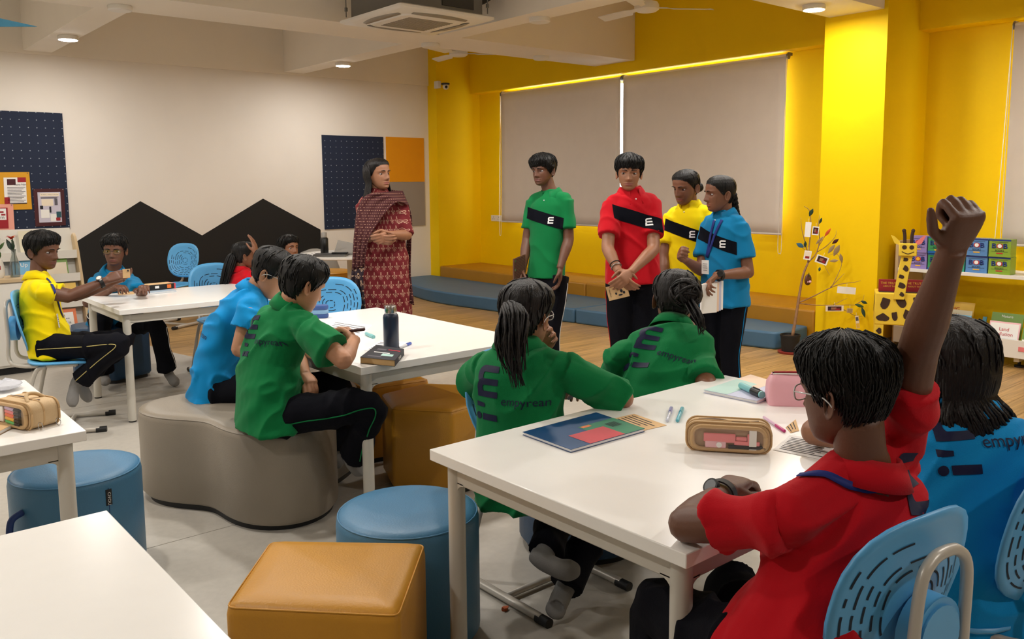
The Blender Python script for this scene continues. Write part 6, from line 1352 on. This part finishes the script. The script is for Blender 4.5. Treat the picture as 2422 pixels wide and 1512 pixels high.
for sx in (-1, 1): MB().loft([[(.03+sx*.06, -.165, .97), (.03+sx*.06, -.165, 1.0)], [(.03+sx*.10, -.165, .985), (.03+sx*.10, -.165, 1.04)], [(.03+sx*.13, -.165, 1.05), (.03+sx*.13, -.165, 1.055)]], closed=False).build('ear', 'salmon' if sx > 0 else 'giraffe_yellow', r)
for k, x in enumerate((-.09, .10)):
    o_ = gb+np.array([math.cos(ga)*x, math.sin(ga)*x, .5]); q = empty('hardback_book', o_, ga, ['dark red book left of the giraffe neck in its pocket', 'dark red book right of the giraffe neck in its pocket'][k], 'book', 'books in the giraffe holder')
    MB().box((0, -.06+.03*k, .08), (.17, .02, .19)).build('cover', 'book_red', q, bevel=.002)
    for t, s_, z in (('THE TRUTH', .026, .145), ('ABOUT THE', .018, .118)): g = MB(); flat_text(g, t, s_, (0, -.0702+.03*k, z), (1, 0, 0), (0, 0, 1), 0); g.build('title', 'book_yellow', q)

# ---------------------------------------------------------------- right bookshelf
r = empty('bookshelf', (7.6, 2.6, 0), 0, 'white metal bookshelf with wooden side at the right edge', 'bookshelf'); og = np.array([7.6, 2.6, 0])
def part(n_, a, b, m, bev=.002): MB().bb(a, b).build(n_, m, r, bevel=bev, origin=og)
part('side_panel', (7.3, 3.44, .06), (7.86, 3.465, .975), 'birch'); part('upright', (7.80, 3.40, .06), (7.84, 3.44, .93), 'offwhite'); part('upright', (7.80, 2.30, .06), (7.84, 2.34, .93), 'offwhite')
part('shelf_board', (7.31, 2.32, .715), (7.82, 3.44, .735), 'offwhite'); part('shelf_lip', (7.305, 2.32, .712), (7.312, 3.44, .742), 'offwhite'); part('bracket', (7.36, 2.32, .735), (7.78, 2.328, .93), 'offwhite')
part('bin_floor', (7.28, 2.32, .12), (7.80, 3.44, .135), 'offwhite'); part('bin_front', (7.272, 2.325, .09), (7.285, 3.44, .235), 'offwhite'); part('bin_front', (7.272, 1.2, .09), (7.285, 2.318, .235), 'offwhite'); part('bin_floor', (7.28, 1.2, .12), (7.80, 2.32, .135), 'offwhite'); part('bin_divider', (7.30, 2.316, .135), (7.70, 2.322, .30), 'grey_felt')
for y_ in (3.35, 2.47, 1.3): MB().lathe([(.035, 0), (.035, .015), (.012, .02), (.012, .12)], (7.40, y_, 0), 16).build('foot', 'rubber', r, 40, origin=og); part('foot_beam', (7.33, y_-.02, .05), (7.84, y_+.02, .12), 'offwhite')
g = MB(); g.bb((7.268, 2.20, .15), (7.272, 2.44, .185)); o = g.build('pink_label', 'salmon', r, origin=og); g = MB(); flat_text(g, 'Story Books', .026, (7.267, 2.32, .1675), (0, -1, 0), (0, 0, 1), 0); g.build('label_lettering', 'ink', r, origin=og)
col('box_purple', (146, 128, 190), .3); col('box_green', (60, 150, 90), .3); col('box_blue', (92, 140, 196), .3); col('box_lime', (140, 172, 56), .3); col('box_teal', (60, 160, 130), .3); col('box_royal', (30, 96, 170), .3); col('l_red', (196, 44, 48), .4); col('l_blue', (40, 60, 130), .4); col('l_yel', (240, 180, 50), .4); col('l_gre', (40, 120, 70), .4)
ys = [atx(px, 600, 7.35)[1] for px in (2150, 2193, 2240, 2283, 2337, 2392)]
bx_lab = [('box_purple', 'box_purple', 'purple'), ('box_green', 'box_royal', 'green and blue'), ('box_teal', 'box_teal', 'sea green'), ('box_blue', 'box_blue', 'pale blue'), ('box_lime', 'box_lime', 'lime green')]
for k in range(5):
    for row in range(2):
        y1, y0 = ys[k]-.004, ys[k+1]+.006; w = y1-y0; h = .142; z = .7355+row*.1435; m_, m2, nm = bx_lab[k]
        o_ = np.array([7.36-.01*row, (y0+y1)/2, z]); q = empty('book_box', o_, 0, '%s boxed book set on the %s row of the shelf' % (nm, ('lower', 'upper')[row]), 'box', 'boxed book sets on the shelf')
        MB().bb((0, -w/2, 0), (.12, w/2, h)).build('carton', m_, q, bevel=.002); MB().bb((-.0012, -w/2, 0), (0, w/2, .02)).build('base_band', m2, q); MB().bb((-.0012, -w/2, h-.014), (0, w/2, h)).build('top_band', 'l_blue' if k in (3, 4) else m2, q)
        for i, (ch, mm) in enumerate((('B', 'l_blue'), ('O', 'l_red'), ('B', 'l_blue'))):
            g = MB(); flat_text(g, ch, .058, (-.0015, .042-.042*i, .088), (0, -1, 0), (0, 0, 1), 0, bold=.003); g.build('big_letter', mm, q)
        o = MB().lathe([(.016, 0), (.016, .001)], n=16).build('mascot_dot', 'l_yel' if k < 3 else 'white', q); o.location = (-.0028, 0, .088); o.rotation_euler = (0, -PI/2, 0)
        g = MB(); flat_text(g, 'BOOKS', .020, (-.0015, 0, .052), (0, -1, 0), (0, 0, 1), 0); g.build('small_lettering', 'ink', q)
        for zz in (.118, .042): MB().bb((-.002, -w*.38, zz), (-.0012, w*.38, zz+.002)).build('rule_line', 'ink', q)
        MB().bb((-.002, -w*.15, .025), (-.0012, w*.15, .034)).build('set_name', 'l_yel' if k != 4 else 'l_red', q)
def bin_book(y_, w, h, m_, label, txt, tm, x=7.40, lean=.3, pic=None, z=.136):
    q = empty('childrens_book', (x, y_, z), 0, label, 'book', 'books in the shelf bin'); yd = np.array([math.sin(lean), 0, math.cos(lean)]); R = np.stack([np.cross((0, 1, 0), yd)*1., (0, 1, 0), yd], 1)
    MB().box(yd*h/2, (.009, w, h), R=R).build('cover', m_, q); n = np.cross((0, -1, 0), yd); o_ = n*.005
    if pic:
        for k, a in enumerate(pic): g = MB(); quad(g, o_, (0, -1, 0), yd, a[0]*w, a[1]*w, a[2]*h, a[3]*h, 0, .0004+.0003*k); g.build('cover_picture', a[4], q)
    for t, s_, v in txt: g = MB(); flat_text(g, t, s_, o_+yd*h*v, (0, -1, 0), yd, 0, off=.002); g.build('title', tm, q)
bin_book(3.05, .30, .33, 'book_yellow', 'round topped yellow big book at the back of the bin', [('BIG', .05, .8)], 'l_red', 7.5, pic=[(-.4, -.1, .5, .9, 'book_pink'), (.05, .4, .4, .75, 'book_sky')])
bin_book(3.02, .27, .27, 'book_cream', 'cream storybook about winter in the bin', [('Snow Winter', .04, .82)], 'l_red', 7.43)
bin_book(2.98, .24, .24, 'book_sky', 'sky blue animal book at the front of the bin', [('Pig', .05, .8)], 'l_red', 7.36, pic=[(-.4, .45, .05, .4, 'book_teal'), (.1, .3, .5, .8, 'book_red')])
bin_book(2.77, .03, .24, 'book_teal', 'narrow teal book standing beside the sky blue one', [], 'ink', 7.4)
bin_book(2.62, .24, .28, 'book_green', 'green bordered book behind the pollution book', [('Nature', .03, .9)], 'white', 7.46)
bin_book(2.60, .23, .22, 'pale_pink', 'pink rimmed book titled Land Pollution', [('Land', .04, .72), ('Pollution', .04, .54)], 'l_red', 7.37, pic=[(-.46, .46, .04, .94, 'white'), (-.2, .45, .04, .38, 'book_sky'), (-.3, .3, .04, .26, 'book_red')])
bin_book(2.40, .12, .19, 'book_green', 'small green Planet book at the right edge', [('Planet', .026, .8), ('Ocean', .026, .64)], 'white', 7.36, pic=[(-.46, .46, .04, .5, 'white')])
bin_book(2.2, .2, .2, 'book_blue', 'blue book beyond the bin divider', [('Sea', .04, .7)], 'white', 7.37)
# foil scrap on the floor
g = MB(); c = atz(1195, 1446, 0); g.loft([[c+np.array([.012*math.cos(q)*(1+.4*math.sin(3*q+k)), .010*math.sin(q), .003+.006*k]) for q in np.arange(8)*2*PI/8] for k in range(3)]); solid('foil_scrap', g, col('copper_foil', (180, 90, 50), .3, metal=.6), 'tiny crumpled copper foil scrap on the grey floor', 'scrap', loc=c, smooth=20)
bpy.data.scenes.remove(TMP)
